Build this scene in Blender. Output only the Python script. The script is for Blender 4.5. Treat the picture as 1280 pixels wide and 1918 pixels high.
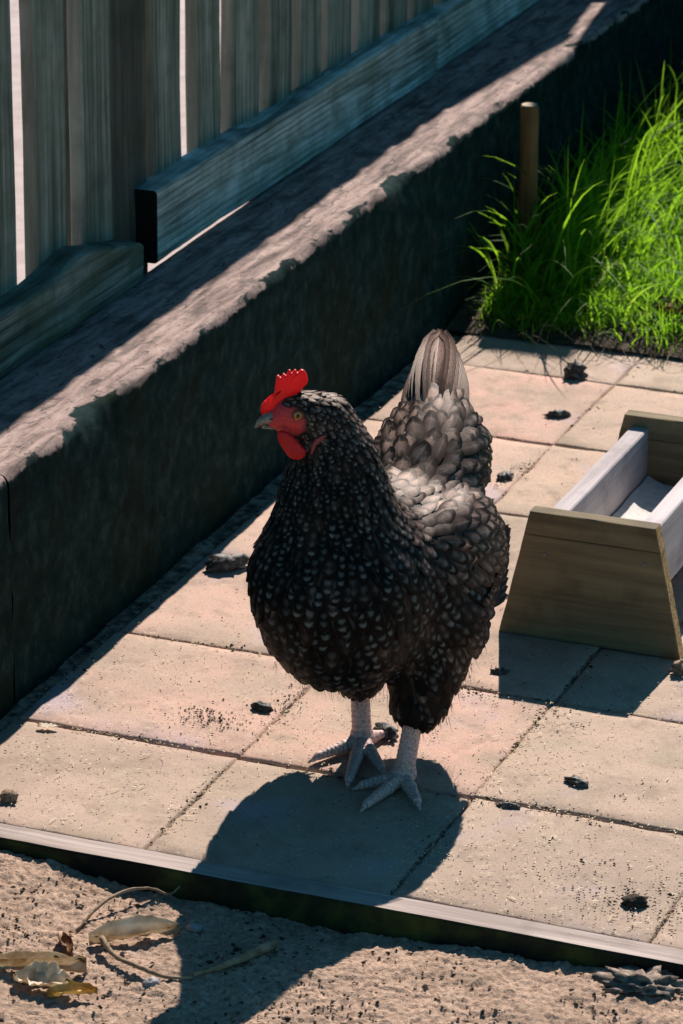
import bpy, math, random
import numpy as np
from mathutils import Vector, Matrix, noise
from mathutils.bvhtree import BVHTree

for o in list(bpy.data.objects):
    bpy.data.objects.remove(o)
scene = bpy.context.scene
C = scene.collection
rnd = random.Random(7)
nrs = np.random.RandomState(11)
T = 0.25                       # paving slab pitch in metres

# ------------------------------------------------------------------ camera
CAM_POS = Vector((1.56104, -2.83144, 1.53913))
YAW, PITCH, ROLL = 0.3720014, 0.3643652, 0.0080448
cd = bpy.data.cameras.new('camera')
cam = bpy.data.objects.new('camera', cd)
C.objects.link(cam)
fwd = Vector((-math.sin(YAW) * math.cos(PITCH), math.cos(YAW) * math.cos(PITCH), -math.sin(PITCH)))
right = Vector((math.cos(YAW), math.sin(YAW), 0))
up = right.cross(fwd)
r2 = right * math.cos(ROLL) + up * math.sin(ROLL)
u2 = -right * math.sin(ROLL) + up * math.cos(ROLL)
cam.matrix_world = Matrix(((r2.x, u2.x, -fwd.x, CAM_POS.x), (r2.y, u2.y, -fwd.y, CAM_POS.y),
                           (r2.z, u2.z, -fwd.z, CAM_POS.z), (0, 0, 0, 1)))
cd.sensor_fit = 'VERTICAL'
cd.sensor_height = 36.0
cd.sensor_width = 36.0
cd.lens = 6859.06 / 1918 * 36.0
cd.clip_end = 500
cd.dof.use_dof = True
cd.dof.focus_distance = 3.56
cd.dof.aperture_fstop = 18.0
scene.camera = cam

# ------------------------------------------------------------------ sky, sun, exposure
SUN_DIR = Vector((0.0245, -0.161, -0.1435)).normalized()      # the way light travels
elev = math.asin(-SUN_DIR.z)
world = bpy.data.worlds.new('World')
scene.world = world
world.use_nodes = True
wn = world.node_tree.nodes
wl = world.node_tree.links
sky = wn.new('ShaderNodeTexSky')
sky.sky_type = 'NISHITA'
sky.sun_disc = False
sky.air_density = 0.75
sky.dust_density = 0.0
sky.ozone_density = 5.0
sky.sun_elevation = elev
sky.sun_rotation = math.atan2(-SUN_DIR.x, -SUN_DIR.y)
bg = wn['Background']
bg.inputs['Strength'].default_value = 0.065
tint = wn.new('ShaderNodeMix')
tint.data_type = 'RGBA'
tint.blend_type = 'MULTIPLY'
tint.inputs[0].default_value = 1.0
tint.inputs[7].default_value = (0.52, 1.12, 1.0, 1)
wl.new(sky.outputs[0], tint.inputs[6])
wl.new(tint.outputs[2], bg.inputs['Color'])
sd = bpy.data.lights.new('sun', 'SUN')
sd.energy = 5.0
sd.angle = math.radians(0.5)
sd.color = (1.0, 0.90, 0.82)
sun = bpy.data.objects.new('sun', sd)
C.objects.link(sun)
sun.rotation_euler = SUN_DIR.to_track_quat('-Z', 'Y').to_euler()
sun.location = (0, 3, 4)
vs = scene.view_settings
vs.view_transform = 'Standard'
vs.look = 'None'
vs.gamma = 1.0
vs.use_curve_mapping = False
vs.exposure = 0.6

# ------------------------------------------------------------------ helpers
def tag(o, label=None, cat=None, group=None, kind=None):
    if label: o['label'] = label
    if cat: o['category'] = cat
    if group: o['group'] = group
    if kind: o['kind'] = kind
    return o

def mesh(name, verts, faces, mat=None, smooth=False, uv=None, attrs=None):
    me = bpy.data.meshes.new(name)
    if isinstance(verts, np.ndarray) and isinstance(faces, np.ndarray):
        nv, nf, k = len(verts), len(faces), faces.shape[1]
        me.vertices.add(nv)
        me.vertices.foreach_set('co', np.ascontiguousarray(verts, dtype=np.float32).ravel())
        me.loops.add(nf * k)
        me.loops.foreach_set('vertex_index', np.ascontiguousarray(faces, dtype=np.int32).ravel())
        me.polygons.add(nf)
        me.polygons.foreach_set('loop_start', np.arange(0, nf * k, k, dtype=np.int32))
        me.polygons.foreach_set('loop_total', np.full(nf, k, dtype=np.int32))
        me.update(calc_edges=True)
    else:
        me.from_pydata([tuple(v) for v in verts], [], [tuple(f) for f in faces])
    if uv is not None:                       # per vertex uv
        lay = me.uv_layers.new(name='UVMap')
        li = np.empty(len(me.loops), dtype=np.int32)
        me.loops.foreach_get('vertex_index', li)
        lay.data.foreach_set('uv', np.asarray(uv, dtype=np.float32)[li].ravel())
    for an, av in (attrs or {}).items():
        av = np.asarray(av, dtype=np.float32)
        if av.ndim == 1:
            a = me.attributes.new(an, 'FLOAT', 'POINT'); a.data.foreach_set('value', av)
        else:
            a = me.attributes.new(an, 'FLOAT_COLOR', 'POINT')
            a.data.foreach_set('color', np.hstack([av, np.ones((len(av), 1), np.float32)]).ravel())
    if smooth:
        me.polygons.foreach_set('use_smooth', np.ones(len(me.polygons), dtype=bool))
    if mat: me.materials.append(mat)
    me.validate()
    return me

def obj(name, me, parent=None, loc=(0, 0, 0), rot=(0, 0, 0)):
    o = bpy.data.objects.new(name, me)
    C.objects.link(o)
    o.location = loc
    o.rotation_euler = rot
    if parent: o.parent = parent
    return o

def empty(name, loc=(0, 0, 0), rotz=0):
    return obj(name, None, None, loc, (0, 0, rotz))

def fbm(p, octaves=4, h=1.0):
    return noise.fractal(p, h, 2.0, octaves, noise_basis='PERLIN_ORIGINAL')

# --- materials -----------------------------------------------------
class NT:
    def __init__(self, name):
        self.m = bpy.data.materials.new(name)
        self.m.use_nodes = True
        self.t = self.m.node_tree
        self.b = self.t.nodes['Principled BSDF']
        self.out = self.t.nodes['Material Output']
        self.coords = None
    def n(self, typ, ins=None, **props):
        nd = self.t.nodes.new(typ)
        for k, v in props.items(): setattr(nd, k, v)
        for k, v in (ins or {}).items(): self.set(nd.inputs[k], v)
        return nd
    def set(self, sock, v):
        if hasattr(v, 'is_linked') or isinstance(v, bpy.types.NodeSocket): self.t.links.new(v, sock)
        elif isinstance(v, (tuple, list)) and len(v) == 3 and sock.type == 'RGBA': sock.default_value = (*v, 1)
        else: sock.default_value = v
    def co(self, which='Object', scale=(1, 1, 1), rand=True):
        tc = self.n('ShaderNodeTexCoord')
        mp = self.n('ShaderNodeMapping', {'Vector': tc.outputs[which], 'Scale': scale})
        if rand:
            oi = self.n('ShaderNodeObjectInfo')
            mul = self.n('ShaderNodeMath', {0: oi.outputs['Random'], 1: 37.0}, operation='MULTIPLY')
            cx = self.n('ShaderNodeCombineXYZ', {0: mul.outputs[0], 1: mul.outputs[0], 2: mul.outputs[0]})
            self.t.links.new(cx.outputs[0], mp.inputs['Location'])
        return mp.outputs[0]
    def noise(self, vec, scale, detail=4, rough=.55, dist=0, color=False):
        nd = self.n('ShaderNodeTexNoise', {'Vector': vec, 'Scale': scale, 'Detail': detail, 'Roughness': rough, 'Distortion': dist})
        return nd.outputs['Color' if color else 'Fac']
    def vor(self, vec, scale, feat='F1', out='Distance', rand=1.0):
        nd = self.n('ShaderNodeTexVoronoi', {'Vector': vec, 'Scale': scale, 'Randomness': rand}, feature=feat)
        return nd.outputs[out]
    def ramp(self, fac, stops, interp='LINEAR'):
        nd = self.n('ShaderNodeValToRGB', {'Fac': fac})
        cr = nd.color_ramp
        cr.interpolation = interp
        while len(cr.elements) > 1: cr.elements.remove(cr.elements[0])
        for i, (p, c) in enumerate(stops):
            e = cr.elements[0] if i == 0 else cr.elements.new(p)
            e.position = p
            if not isinstance(c, (tuple, list)): c = (c, c, c)
            e.color = (*c, 1)
        return nd.outputs['Color']
    def mix(self, fac, a, b, mode='MIX'):
        nd = self.n('ShaderNodeMix', data_type='RGBA', blend_type=mode)
        self.set(nd.inputs[0], fac); self.set(nd.inputs[6], a); self.set(nd.inputs[7], b)
        return nd.outputs[2]
    def math(self, op, a, b=0.0, c=0.0):
        nd = self.n('ShaderNodeMath', {0: a, 1: b, 2: c}, operation=op)
        return nd.outputs[0]
    def bump(self, h, strength=.5, dist=.002, prev=None):
        nd = self.n('ShaderNodeBump', {'Height': h, 'Strength': strength, 'Distance': dist})
        if prev is not None: self.t.links.new(prev, nd.inputs['Normal'])
        return nd.outputs[0]
    def done(self, color=None, rough=None, normal=None, spec=None, **kw):
        if color is not None: self.set(self.b.inputs['Base Color'], color)
        if rough is not None: self.set(self.b.inputs['Roughness'], rough)
        if normal is not None: self.set(self.b.inputs['Normal'], normal)
        if spec is not None: self.set(self.b.inputs['Specular IOR Level'], spec)
        for k, v in kw.items(): self.set(self.b.inputs[k.replace('_', ' ')], v)
        return self.m

def mat_wood(name, dark, mid, light, axis=0, moss=0.0, scale=1.0, lines=None, mosscol=(.05, .075, .02), rough=.8, bumpd=.0015, rings=60):
    n = NT(name)
    s = [rings, rings, rings]; s[axis] = rings * .045
    v = n.co('Object', tuple(x * scale for x in s))
    g = n.noise(v, 1.0, 6, .65, .6)
    s2 = [9, 9, 9]; s2[axis] = 1.6
    v2 = n.co('Object', tuple(x * scale for x in s2))
    big = n.noise(v2, 1.0, 4, .6)
    fac = n.math('ADD', n.math('MULTIPLY', g, .65), n.math('MULTIPLY', big, .35))
    col = n.ramp(fac, [(.38, dark), (.5, mid), (.62, light)])
    if lines:
        ls = [10, 10, 10]; ls[axis] = 1.1
        wv = n.n('ShaderNodeTexWave', {'Vector': n.co('Object', tuple(ls)), 'Scale': lines[1], 'Distortion': 7.0, 'Detail': 3.0, 'Detail Scale': .55, 'Detail Roughness': .6}, bands_direction=lines[0], wave_profile='SAW')
        ln = n.ramp(wv.outputs['Fac'], [(.0, .8), (.22, .25), (.5, 0), (.9, 0), (1.0, .8)])
        col = n.mix(n.math('MULTIPLY', ln, n.ramp(n.noise(n.co('Object', (8, 8, 8)), 1.0, 3, .5), [(.38, .25), (.58, 1)])), col, tuple(c * .5 for c in dark))
    vg = n.co('Object', (14, 14, 14))
    dirt = n.noise(vg, 1.0, 5, .6)
    col = n.mix(n.ramp(dirt, [(.52, 0), (.72, .55)]), col, tuple(c * .45 for c in dark))
    if moss > 0:
        mm = n.noise(n.co('Object', (22, 22, 22)), 1.0, 5, .65)
        col = n.mix(n.math('MULTIPLY', n.ramp(mm, [(.42, 0), (.62, 1)]), moss), col, mosscol)
    fine = n.noise(n.co('Object', (400, 400, 400)), 1.0, 2, .5)
    nb = n.bump(g, .9, bumpd)
    nb = n.bump(fine, .3, .0004, nb)
    return n.done(col, rough, nb, .25)

def mat_simple(name, stops, scale, rough=.85, bumpd=.001, detail=5, spec=.25, **kw):
    n = NT(name)
    v = n.co('Object')
    f = n.noise(v, scale, detail, .6)
    col = n.ramp(f, stops)
    return n.done(col, rough, n.bump(f, .6, bumpd), spec, **kw)

def mat_slab():
    n = NT('paving_slab')
    v = n.co('Object')
    oi = n.n('ShaderNodeObjectInfo')
    base = oi.outputs['Color']
    big = n.noise(v, 7, 5, .6)
    med = n.noise(v, 26, 5, .62)
    fin = n.noise(v, 420, 3, .7)
    col = n.mix(n.ramp(big, [(.40, 0), (.62, .85)]), base, (.42, .315, .24))           # sandy dust
    col = n.mix(n.ramp(n.noise(v, 11, 4, .6), [(.53, 0), (.70, .6)]), col, (.30, .255, .175))   # lichen film
    col = n.mix(n.ramp(n.noise(v, 4.2, 6, .68, .8), [(.50, 0), (.66, .55)]), col, (.29, .215, .165))           # damp stains
    lil = n.noise(n.co('Object', (1, 1, 1)), 5.3, 3, .5)
    col = n.mix(n.ramp(lil, [(.58, 0), (.72, .7)]), col, (.45, .36, .41))           # pale lilac stains
    col = n.mix(n.ramp(med, [(.32, .6), (.47, 0)]), col, (.25, .185, .14))
    col = n.mix(n.ramp(n.noise(v, 60, 6, .75), [(.56, 0), (.70, .5)]), col, (.58, .46, .35))           # darker wear
    col = n.mix(n.ramp(fin, [(.32, .7), (.45, 0)]), col, (.17, .125, .09))
    col = n.mix(n.ramp(fin, [(.62, 0), (.74, .35)]), col, (.66, .55, .43))
    sp = n.vor(v, 95, 'F1')
    spm = n.ramp(sp, [(.06, 1), (.12, 0)])
    spr = n.noise(v, 30, 2, .5)
    col = n.mix(n.math('MULTIPLY', spm, n.ramp(spr, [(.55, 0), (.62, .85)])), col, (.055, .045, .035))
    nb = n.bump(med, .35, .002)
    nb = n.bump(fin, .55, .0006, nb)
    return n.done(col, .85, nb, .25)

def mat_sand():
    n = NT('sand')
    v = n.co('Object', rand=False)
    a = n.noise(v, 14, 5, .6)
    b = n.noise(v, 170, 4, .7)
    c = n.noise(v, 700, 3, .7)
    col = n.ramp(b, [(.30, (.16, .10, .07)), (.43, (.37, .25, .18)), (.60, (.50, .355, .265)), (.75, (.62, .48, .37))])
    col = n.mix(n.ramp(a, [(.45, 0), (.68, .55)]), col, (.27, .19, .13))
    col = n.mix(n.ramp(c, [(.34, .6), (.45, 0)]), col, (.08, .055, .04))
    nb = n.bump(b, .7, .004)
    nb = n.bump(c, .6, .0012, nb)
    return n.done(col, .9, nb, .2)

def mat_wall():
    n = NT('weathered_wall')
    v = n.co('Object')
    s = n.co('Object', (75, 11, 75))
    a = n.noise(s, 1.0, 6, .62, .4)
    b = n.noise(v, 42, 5, .65)
    c = n.noise(v, 300, 3, .7)
    geo = n.n('ShaderNodeNewGeometry')
    top = n.ramp(a, [(.32, (.07, .05, .045)), (.43, (.20, .142, .125)), (.56, (.34, .245, .215)), (.74, (.50, .375, .33))])
    crack = n.noise(n.co('Object', (75, 26, 40)), 1.0, 5, .62, 1.2)
    top = n.mix(n.ramp(crack, [(.36, .8), (.41, 0)]), top, (.05, .04, .037))
    top = n.mix(n.ramp(n.noise(v, 130, 4, .7), [(.34, .7), (.46, 0)]), top, (.08, .062, .056))
    top = n.mix(n.ramp(n.noise(v, 17, 4, .6), [(.56, 0), (.66, .8)]), top, (.10, .08, .07))
    # the face's shade is put into its near-black teal, split from the top by bare
    at = n.n('ShaderNodeAttribute', attribute_name='top_mask')
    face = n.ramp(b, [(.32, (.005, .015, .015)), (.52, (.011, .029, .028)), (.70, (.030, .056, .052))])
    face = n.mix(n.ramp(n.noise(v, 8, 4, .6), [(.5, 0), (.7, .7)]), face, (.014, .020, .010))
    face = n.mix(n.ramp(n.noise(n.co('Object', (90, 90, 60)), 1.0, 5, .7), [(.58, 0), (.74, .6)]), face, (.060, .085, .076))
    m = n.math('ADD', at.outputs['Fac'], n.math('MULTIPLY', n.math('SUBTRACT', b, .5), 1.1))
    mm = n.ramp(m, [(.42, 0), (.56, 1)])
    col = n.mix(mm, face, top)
    nb = n.bump(a, .4, .002)
    nb = n.bump(b, .3, .0015, nb)
    nb = n.bump(c, .5, .0006, nb)
    return n.done(col, .85, nb, n.math('ADD', .03, n.math('MULTIPLY', mm, .15)))

M = {}
M['slab'] = mat_slab()
M['sand'] = mat_sand()
M['wall'] = mat_wall()
M['soil'] = mat_simple('soil', [(.3, (.018, .013, .009)), (.55, (.06, .043, .03)), (.75, (.12, .09, .06))], 60, .95, .004)
M['joint'] = mat_simple('joint_dirt', [(.32, (.025, .02, .015)), (.46, (.13, .10, .07)), (.62, (.36, .27, .19))], 60, .95, .003)
M['path'] = mat_simple('neighbour_path', [(.3, (.36, .29, .28)), (.7, (.50, .42, .40))], 20, .9, .001)
M['slat'] = mat_wood('slat_wood', (.09, .10, .078), (.215, .23, .18), (.36, .37, .30), axis=2, moss=.35, mosscol=(.075, .095, .045), lines=('Y', 2.6))
M['slat_edge'] = mat_wood('slat_sawn_edge', (.15, .14, .11), (.26, .24, .19), (.37, .345, .28), axis=2, moss=.2, mosscol=(.16, .17, .10))
M['post'] = mat_wood('post_wood', (.035, .035, .03), (.068, .066, .055), (.13, .12, .095), axis=2, moss=.25)
M['rail'] = mat_wood('rail_wood', (.06, .085, .075), (.40, .48, .45), (.68, .74, .70), axis=1, moss=.4, mosscol=(.13, .17, .09), bumpd=.003, rings=75, lines=('Z', 3.6))
M['rail_old'] = mat_wood('mossy_rail_wood', (.02, .028, .022), (.11, .14, .115), (.29, .33, .28), axis=1, moss=.55, mosscol=(.07, .10, .04), bumpd=.005, rings=55, lines=('Z', 2.4))
M['edging'] = mat_wood('edging_wood', (.26, .205, .18), (.40, .325, .29), (.54, .45, .41), axis=0, moss=0, rings=90, bumpd=.0008)
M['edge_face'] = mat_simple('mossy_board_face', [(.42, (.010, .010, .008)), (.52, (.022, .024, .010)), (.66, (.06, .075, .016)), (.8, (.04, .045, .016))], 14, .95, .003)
M['trough'] = mat_wood('trough_wood', (.115, .088, .05), (.18, .138, .078), (.245, .19, .105), axis=0, moss=0, rings=70, bumpd=.0005)
M['trough_top'] = mat_wood('trough_pale_edge', (.50, .40, .26), (.63, .52, .36), (.72, .61, .44), axis=0, moss=0, rings=90, bumpd=.0004)  # paler wood colour for the upper edge
M['trough_grey'] = mat_wood('trough_grey_wood', (.38, .33, .33), (.49, .44, .44), (.58, .53, .53), axis=1, moss=0, rings=80, bumpd=.0006)
M['chip'] = mat_simple('rough_sawn_edge', [(.35, (.22, .12, .045)), (.5, (.48, .30, .12)), (.65, (.68, .48, .23))], 330, .9, .002)
M['feed'] = mat_simple('feed_dust', [(.3, (.52, .49, .46)), (.7, (.72, .69, .65))], 120, .95, .001)
M['stake'] = mat_wood('stake_wood', (.12, .055, .018), (.22, .105, .036), (.33, .18, .07), axis=2, moss=.2)
M['stake_top'] = mat_simple('stake_end_grain', [(.3, (.42, .32, .22)), (.7, (.68, .55, .42))], 260, .9, .001)
M['brown_post'] = mat_wood('brown_post_wood', (.24, .12, .04), (.38, .20, .07), (.50, .28, .11), axis=2, moss=0)
M['dark_fence'] = mat_wood('shade_black_board', (.010, .010, .009), (.018, .017, .015), (.03, .028, .024), axis=2, moss=0)
M['dropping'] = mat_simple('dropping', [(.35, (.018, .017, .016)), (.52, (.055, .052, .048)), (.62, (.13, .125, .12)), (.72, (.36, .34, .33))], 120, .6, .002, spec=.4)
M['crumb'] = mat_simple('dirt_crumb', [(.3, (.02, .016, .012)), (.6, (.06, .046, .034)), (.8, (.12, .09, .065))], 200, .95, .001)
M['clod'] = mat_simple('sand_clod', [(.3, (.10, .07, .05)), (.5, (.27, .19, .13)), (.7, (.45, .34, .24))], 160, .95, .002)
M['greyclod'] = mat_simple('grey_clod', [(.3, (.08, .062, .05)), (.5, (.22, .17, .135)), (.7, (.42, .33, .27))], 130, .95, .003)
M['straw'] = mat_simple('straw', [(.3, (.45, .33, .18)), (.5, (.62, .50, .32)), (.7, (.78, .68, .50))], 40, .8, .0005)
M['twig'] = mat_simple('twig_bark', [(.3, (.13, .08, .05)), (.5, (.27, .19, .12)), (.7, (.42, .31, .21))], 90, .85, .001)
M['pebble'] = mat_simple('pebble', [(.3, (.22, .20, .20)), (.7, (.38, .35, .35))], 80, .7, .0006)

def mat_dryleaf(name, a, b, c):
    n = NT(name)
    v = n.co('Object')
    f = n.noise(v, 55, 5, .6)
    col = n.ramp(f, [(.32, a), (.5, b), (.68, c)])
    n.done(col, .6, n.bump(n.noise(v, 160, 4, .6), .6, .001), .35)
    tr = n.n('ShaderNodeBsdfTranslucent', {'Color': col})
    mx = n.n('ShaderNodeMixShader', {0: .42, 1: n.b.outputs[0], 2: tr.outputs[0]})
    n.t.links.new(mx.outputs[0], n.out.inputs['Surface'])
    return n.m
M['leaf_pale'] = mat_dryleaf('pale_dry_leaf', (.46, .34, .20), (.70, .59, .43), (.82, .75, .62))
M['leaf_brown'] = mat_dryleaf('brown_dry_leaf', (.12, .055, .025), (.26, .13, .06), (.42, .25, .13))
M['leaf_yellow'] = mat_dryleaf('yellow_dry_leaf', (.45, .26, .06), (.62, .42, .12), (.74, .58, .26))

def mat_grass():
    n = NT('grass_blade')
    at = n.n('ShaderNodeAttribute', attribute_name='tint')
    uvn = n.n('ShaderNodeUVMap')
    sep = n.n('ShaderNodeSeparateXYZ', {0: uvn.outputs[0]})
    col = n.ramp(at.outputs['Fac'], [(0, (.026, .11, .010)), (.5, (.062, .21, .012)), (.85, (.13, .28, .016)), (.97, (.24, .21, .06))])
    col = n.mix(n.ramp(sep.outputs[1], [(0, .5), (.35, 0)]), col, (.10, .13, .04))
    n.done(col, .55, None, .18)
    tr = n.n('ShaderNodeBsdfTranslucent', {'Color': n.mix(.6, col, (.42, .78, .03))})
    mx = n.n('ShaderNodeMixShader', {0: .6, 1: n.b.outputs[0], 2: tr.outputs[0]})
    n.t.links.new(mx.outputs[0], n.out.inputs['Surface'])
    return n.m
M['grass'] = mat_grass()

# --- shape builders --------------------------------------------------
def section(hw, hh, r, k=2):
    pts = []
    for cx, cy, a0 in ((hw - r, hh - r, 0), (-hw + r, hh - r, 90), (-hw + r, -hh + r, 180), (hw - r, -hh + r, 270)):
        for i in range(k + 1):
            a = math.radians(a0 + 90 * i / k)
            pts.append((cx + r * math.cos(a), cy + r * math.sin(a)))
    return pts

def board(name, L, W, H, mat, axis='Z', r=.003, n=10, rough=.0008, seed=0, bend=0.0, k=2, warp=None, ends=.0015):
    """solid timber of length L along axis, section W x H, wavering edges; starts at 0 on its axis"""
    sec = section(W / 2, H / 2, r, k)
    m = len(sec)
    vs_, fs = [], []
    for i in range(n + 1):
        t = i / n
        z = L * t
        sh = 1.0
        for j, (x, y) in enumerate(sec):
            q = Vector((x * 14, y * 14, z * 9 + seed * 7.3))
            dx = noise.noise(q) * rough + noise.noise(q * 4.1) * rough * .5
            dy = noise.noise(q + Vector((31, 0, 0))) * rough + noise.noise(q * 4.3 + Vector((9, 0, 0))) * rough * .5
            b = bend * math.sin(math.pi * t)
            px, py, pz = x + dx + b, y + dy, z
            if i in (0, n):
                pz += noise.noise(q * 6) * ends
            if warp: px, py, pz = warp(px, py, pz, t)
            vs_.append((px, py, pz))
    for i in range(n):
        for j in range(m):
            a, b2 = i * m + j, i * m + (j + 1) % m
            fs.append((a, b2, b2 + m, a + m))
    fs.append(tuple(range(m - 1, -1, -1)))
    fs.append(tuple(range(n * m, n * m + m)))
    if axis == 'X': vs_ = [(z, x, y) for x, y, z in vs_]
    elif axis == 'Y': vs_ = [(y, z, x) for x, y, z in vs_]
    return mesh(name, vs_, fs, mat)

def tube(points, radii, seg=8, flat=1.0):
    vs_, fs = [], []
    pts = [Vector(p) for p in points]
    prev = None
    for i, p in enumerate(pts):
        d = (pts[min(i + 1, len(pts) - 1)] - pts[max(i - 1, 0)]).normalized()
        ref = Vector((0, 0, 1)) if abs(d.z) < .9 else Vector((1, 0, 0))
        a = d.cross(ref).normalized(); b = a.cross(d).normalized()
        for j in range(seg):
            an = 2 * math.pi * j / seg
            vs_.append(p + a * math.cos(an) * radii[i] + b * math.sin(an) * radii[i] * flat)
    for i in range(len(pts) - 1):
        for j in range(seg):
            x, y = i * seg + j, i * seg + (j + 1) % seg
            fs.append((x, x + seg, y + seg, y))
    fs.append(tuple(range(seg)))
    fs.append(tuple(range(len(pts) * seg - 1, len(pts) * seg - seg - 1, -1)))
    return vs_, fs

def smooth_path(ctrl, n):
    P = [Vector(c) for c in ctrl]
    P = [P[0] * 2 - P[1]] + P + [P[-1] * 2 - P[-2]]
    out = []
    segs = len(P) - 3
    for i in range(n + 1):
        t = i / n * segs
        k = min(int(t), segs - 1); f = t - k
        a, b, c, d = P[k:k + 4]
        out.append(.5 * ((2 * b) + (c - a) * f + (2 * a - 5 * b + 4 * c - d) * f * f + (3 * b - a - 3 * c + d) * f ** 3))
    return out

def lump(r, seed, squash=.7, rough=.45, sub=2, freq=2.2):
    """uneven clod on the ground, base at z=0"""
    import bmesh
    bm = bmesh.new()
    bmesh.ops.create_icosphere(bm, subdivisions=sub, radius=1)
    for v in bm.verts:
        p = v.co.normalized()
        k = 1 + rough * noise.fractal(p * freq + Vector((seed * 3.1, seed, 0)), 1.0, 2.0, 3)
        v.co = Vector((p.x * r[0] * k, p.y * r[1] * k, max(p.z * r[2] * k, -.35 * r[2])))
    vs_ = [v.co.copy() for v in bm.verts]
    fs = [[v.index for v in f.verts] for f in bm.faces]
    bm.free()
    mz = min(v.z for v in vs_)
    return [(v.x, v.y, v.z - mz) for v in vs_], fs

# ================================================================== SETTING
# big ground sheet under everything
g = mesh('ground', [(-60, -60, -.075), (60, -60, -.075), (60, 60, -.075), (-60, 60, -.075)], [(0, 1, 2, 3)], M['soil'])
tag(obj('ground', g), kind='structure')

# ---- sandy ground in front of the edging board
def sand_h(x, y):
    d = -y - .017
    h = -.018 + .005 * fbm(Vector((x * 6, y * 6, 0)), 3)
    h += .0032 * fbm(Vector((x * 37, y * 37, 4)), 3)
    h += .0022 * fbm(Vector((x * 150, y * 150, 9)), 2) + .0016 * noise.noise(Vector((x * 420, y * 420, 1)))
    h += .010 * math.exp(-((x - .13) / .09) ** 2)
    h -= .008 * math.exp(-((x - .42) / .16) ** 2) * math.exp(-(d / .08) ** 2)
    h += .008 * math.exp(-((x - .83) / .12) ** 2)
    return min(h, -.004)
nx, ny = 460, 230
xs = np.linspace(-.05, 1.0, nx + 1); ys = np.linspace(-.52, -.0175, ny + 1)
V = np.array([(x, y, sand_h(x, y)) for y in ys for x in xs])
I = np.arange((nx + 1) * (ny + 1)).reshape(ny + 1, nx + 1)
F = np.stack([I[:-1, :-1], I[:-1, 1:], I[1:, 1:], I[1:, :-1]], -1).reshape(-1, 4)
tag(obj('sand', mesh('sand', V, F, M['sand'], True)), kind='structure')
far = [(-3, -4, -.05), (4, -4, -.05), (4, -.5, -.05), (-3, -.5, -.05)]
tag(obj('sandy_ground', mesh('sandy_ground', far, [(0, 1, 2, 3)], M['sand'])), kind='structure')

# ---- paved patio: a dirt bed with slabs as its pieces
bed = []
bn = 220
bxs = np.linspace(-.03, 1.3, bn + 1); bys = np.linspace(.017, 1.80, bn + 1)
BV = np.array([(x, y, -.0062 + .0036 * noise.noise(Vector((x * 22, y * 22, 2))) + .0008 * noise.noise(Vector((x * 130, y * 130, 2)))) for y in bys for x in bxs])
I = np.arange((bn + 1) ** 2).reshape(bn + 1, bn + 1)
BF = np.stack([I[:-1, :-1], I[:-1, 1:], I[1:, 1:], I[1:, :-1]], -1).reshape(-1, 4)
patio = tag(obj('patio', mesh('patio', BV, BF, M['joint'], True)), kind='structure')

def slab_mesh(seed, w, d):
    n = 22
    vs_, fs = [], []
    def edge(t, s):
        return .0016 * fbm(Vector((t * 9, s * 17.3 + seed * 5.1, 0)), 3) - .0012 * max(0, noise.noise(Vector((t * 22, s * 9 + seed, 3))) - .25) * 4
    for j in range(n + 1):
        for i in range(n + 1):
            u, v = i / n, j / n
            x = (-.5 + u) * w; y = (-.5 + v) * d
            # pull the border to a wavering, slightly rounded arris
            ex = min(u, 1 - u); ey = min(v, 1 - v)
            if i in (0, n): x += (1 if i else -1) * edge(v, 1 + (i > 0))
            if j in (0, n): y += (1 if j else -1) * edge(u, 3 + (j > 0))
            z = .0011 * fbm(Vector((x * 18 + seed, y * 18, seed)), 3) + .0004 * noise.noise(Vector((x * 90, y * 90, seed)))
            e = min(ex * w, ey * d)
            if e < .001: z -= .0014 + .0012 * max(0, noise.noise(Vector((x * 60, y * 60, seed + 7))))
            if i == 0 or i == n or j == 0 or j == n: pass
            vs_.append((x, y, z))
    # squeeze the first inner row to sit 3.5 mm from the edge
    for j in range(n + 1):
        for i in range(n + 1):
            x, y, z = vs_[j * (n + 1) + i]
            if i == 1: x = -.5 * w + .0035
            if i == n - 1: x = .5 * w - .0035
            if j == 1: y = -.5 * d + .0035
            if j == n - 1: y = .5 * d - .0035
            vs_[j * (n + 1) + i] = (x, y, z)
    for j in range(n):
        for i in range(n):
            a = j * (n + 1) + i
            fs.append((a, a + 1, a + n + 2, a + n + 1))
    ring = [i for i in range(n + 1)] + [j * (n + 1) + n for j in range(1, n + 1)] + [n * (n + 1) + i for i in range(n - 1, -1, -1)] + [j * (n + 1) for j in range(n - 1, 0, -1)]
    b0 = len(vs_)
    for q in ring: vs_.append((vs_[q][0], vs_[q][1], -.03))
    m = len(ring)
    for k in range(m):
        fs.append((ring[(k + 1) % m], ring[k], b0 + k, b0 + (k + 1) % m))
    return mesh('paving_slab', vs_, fs, M['slab'], True)

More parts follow.
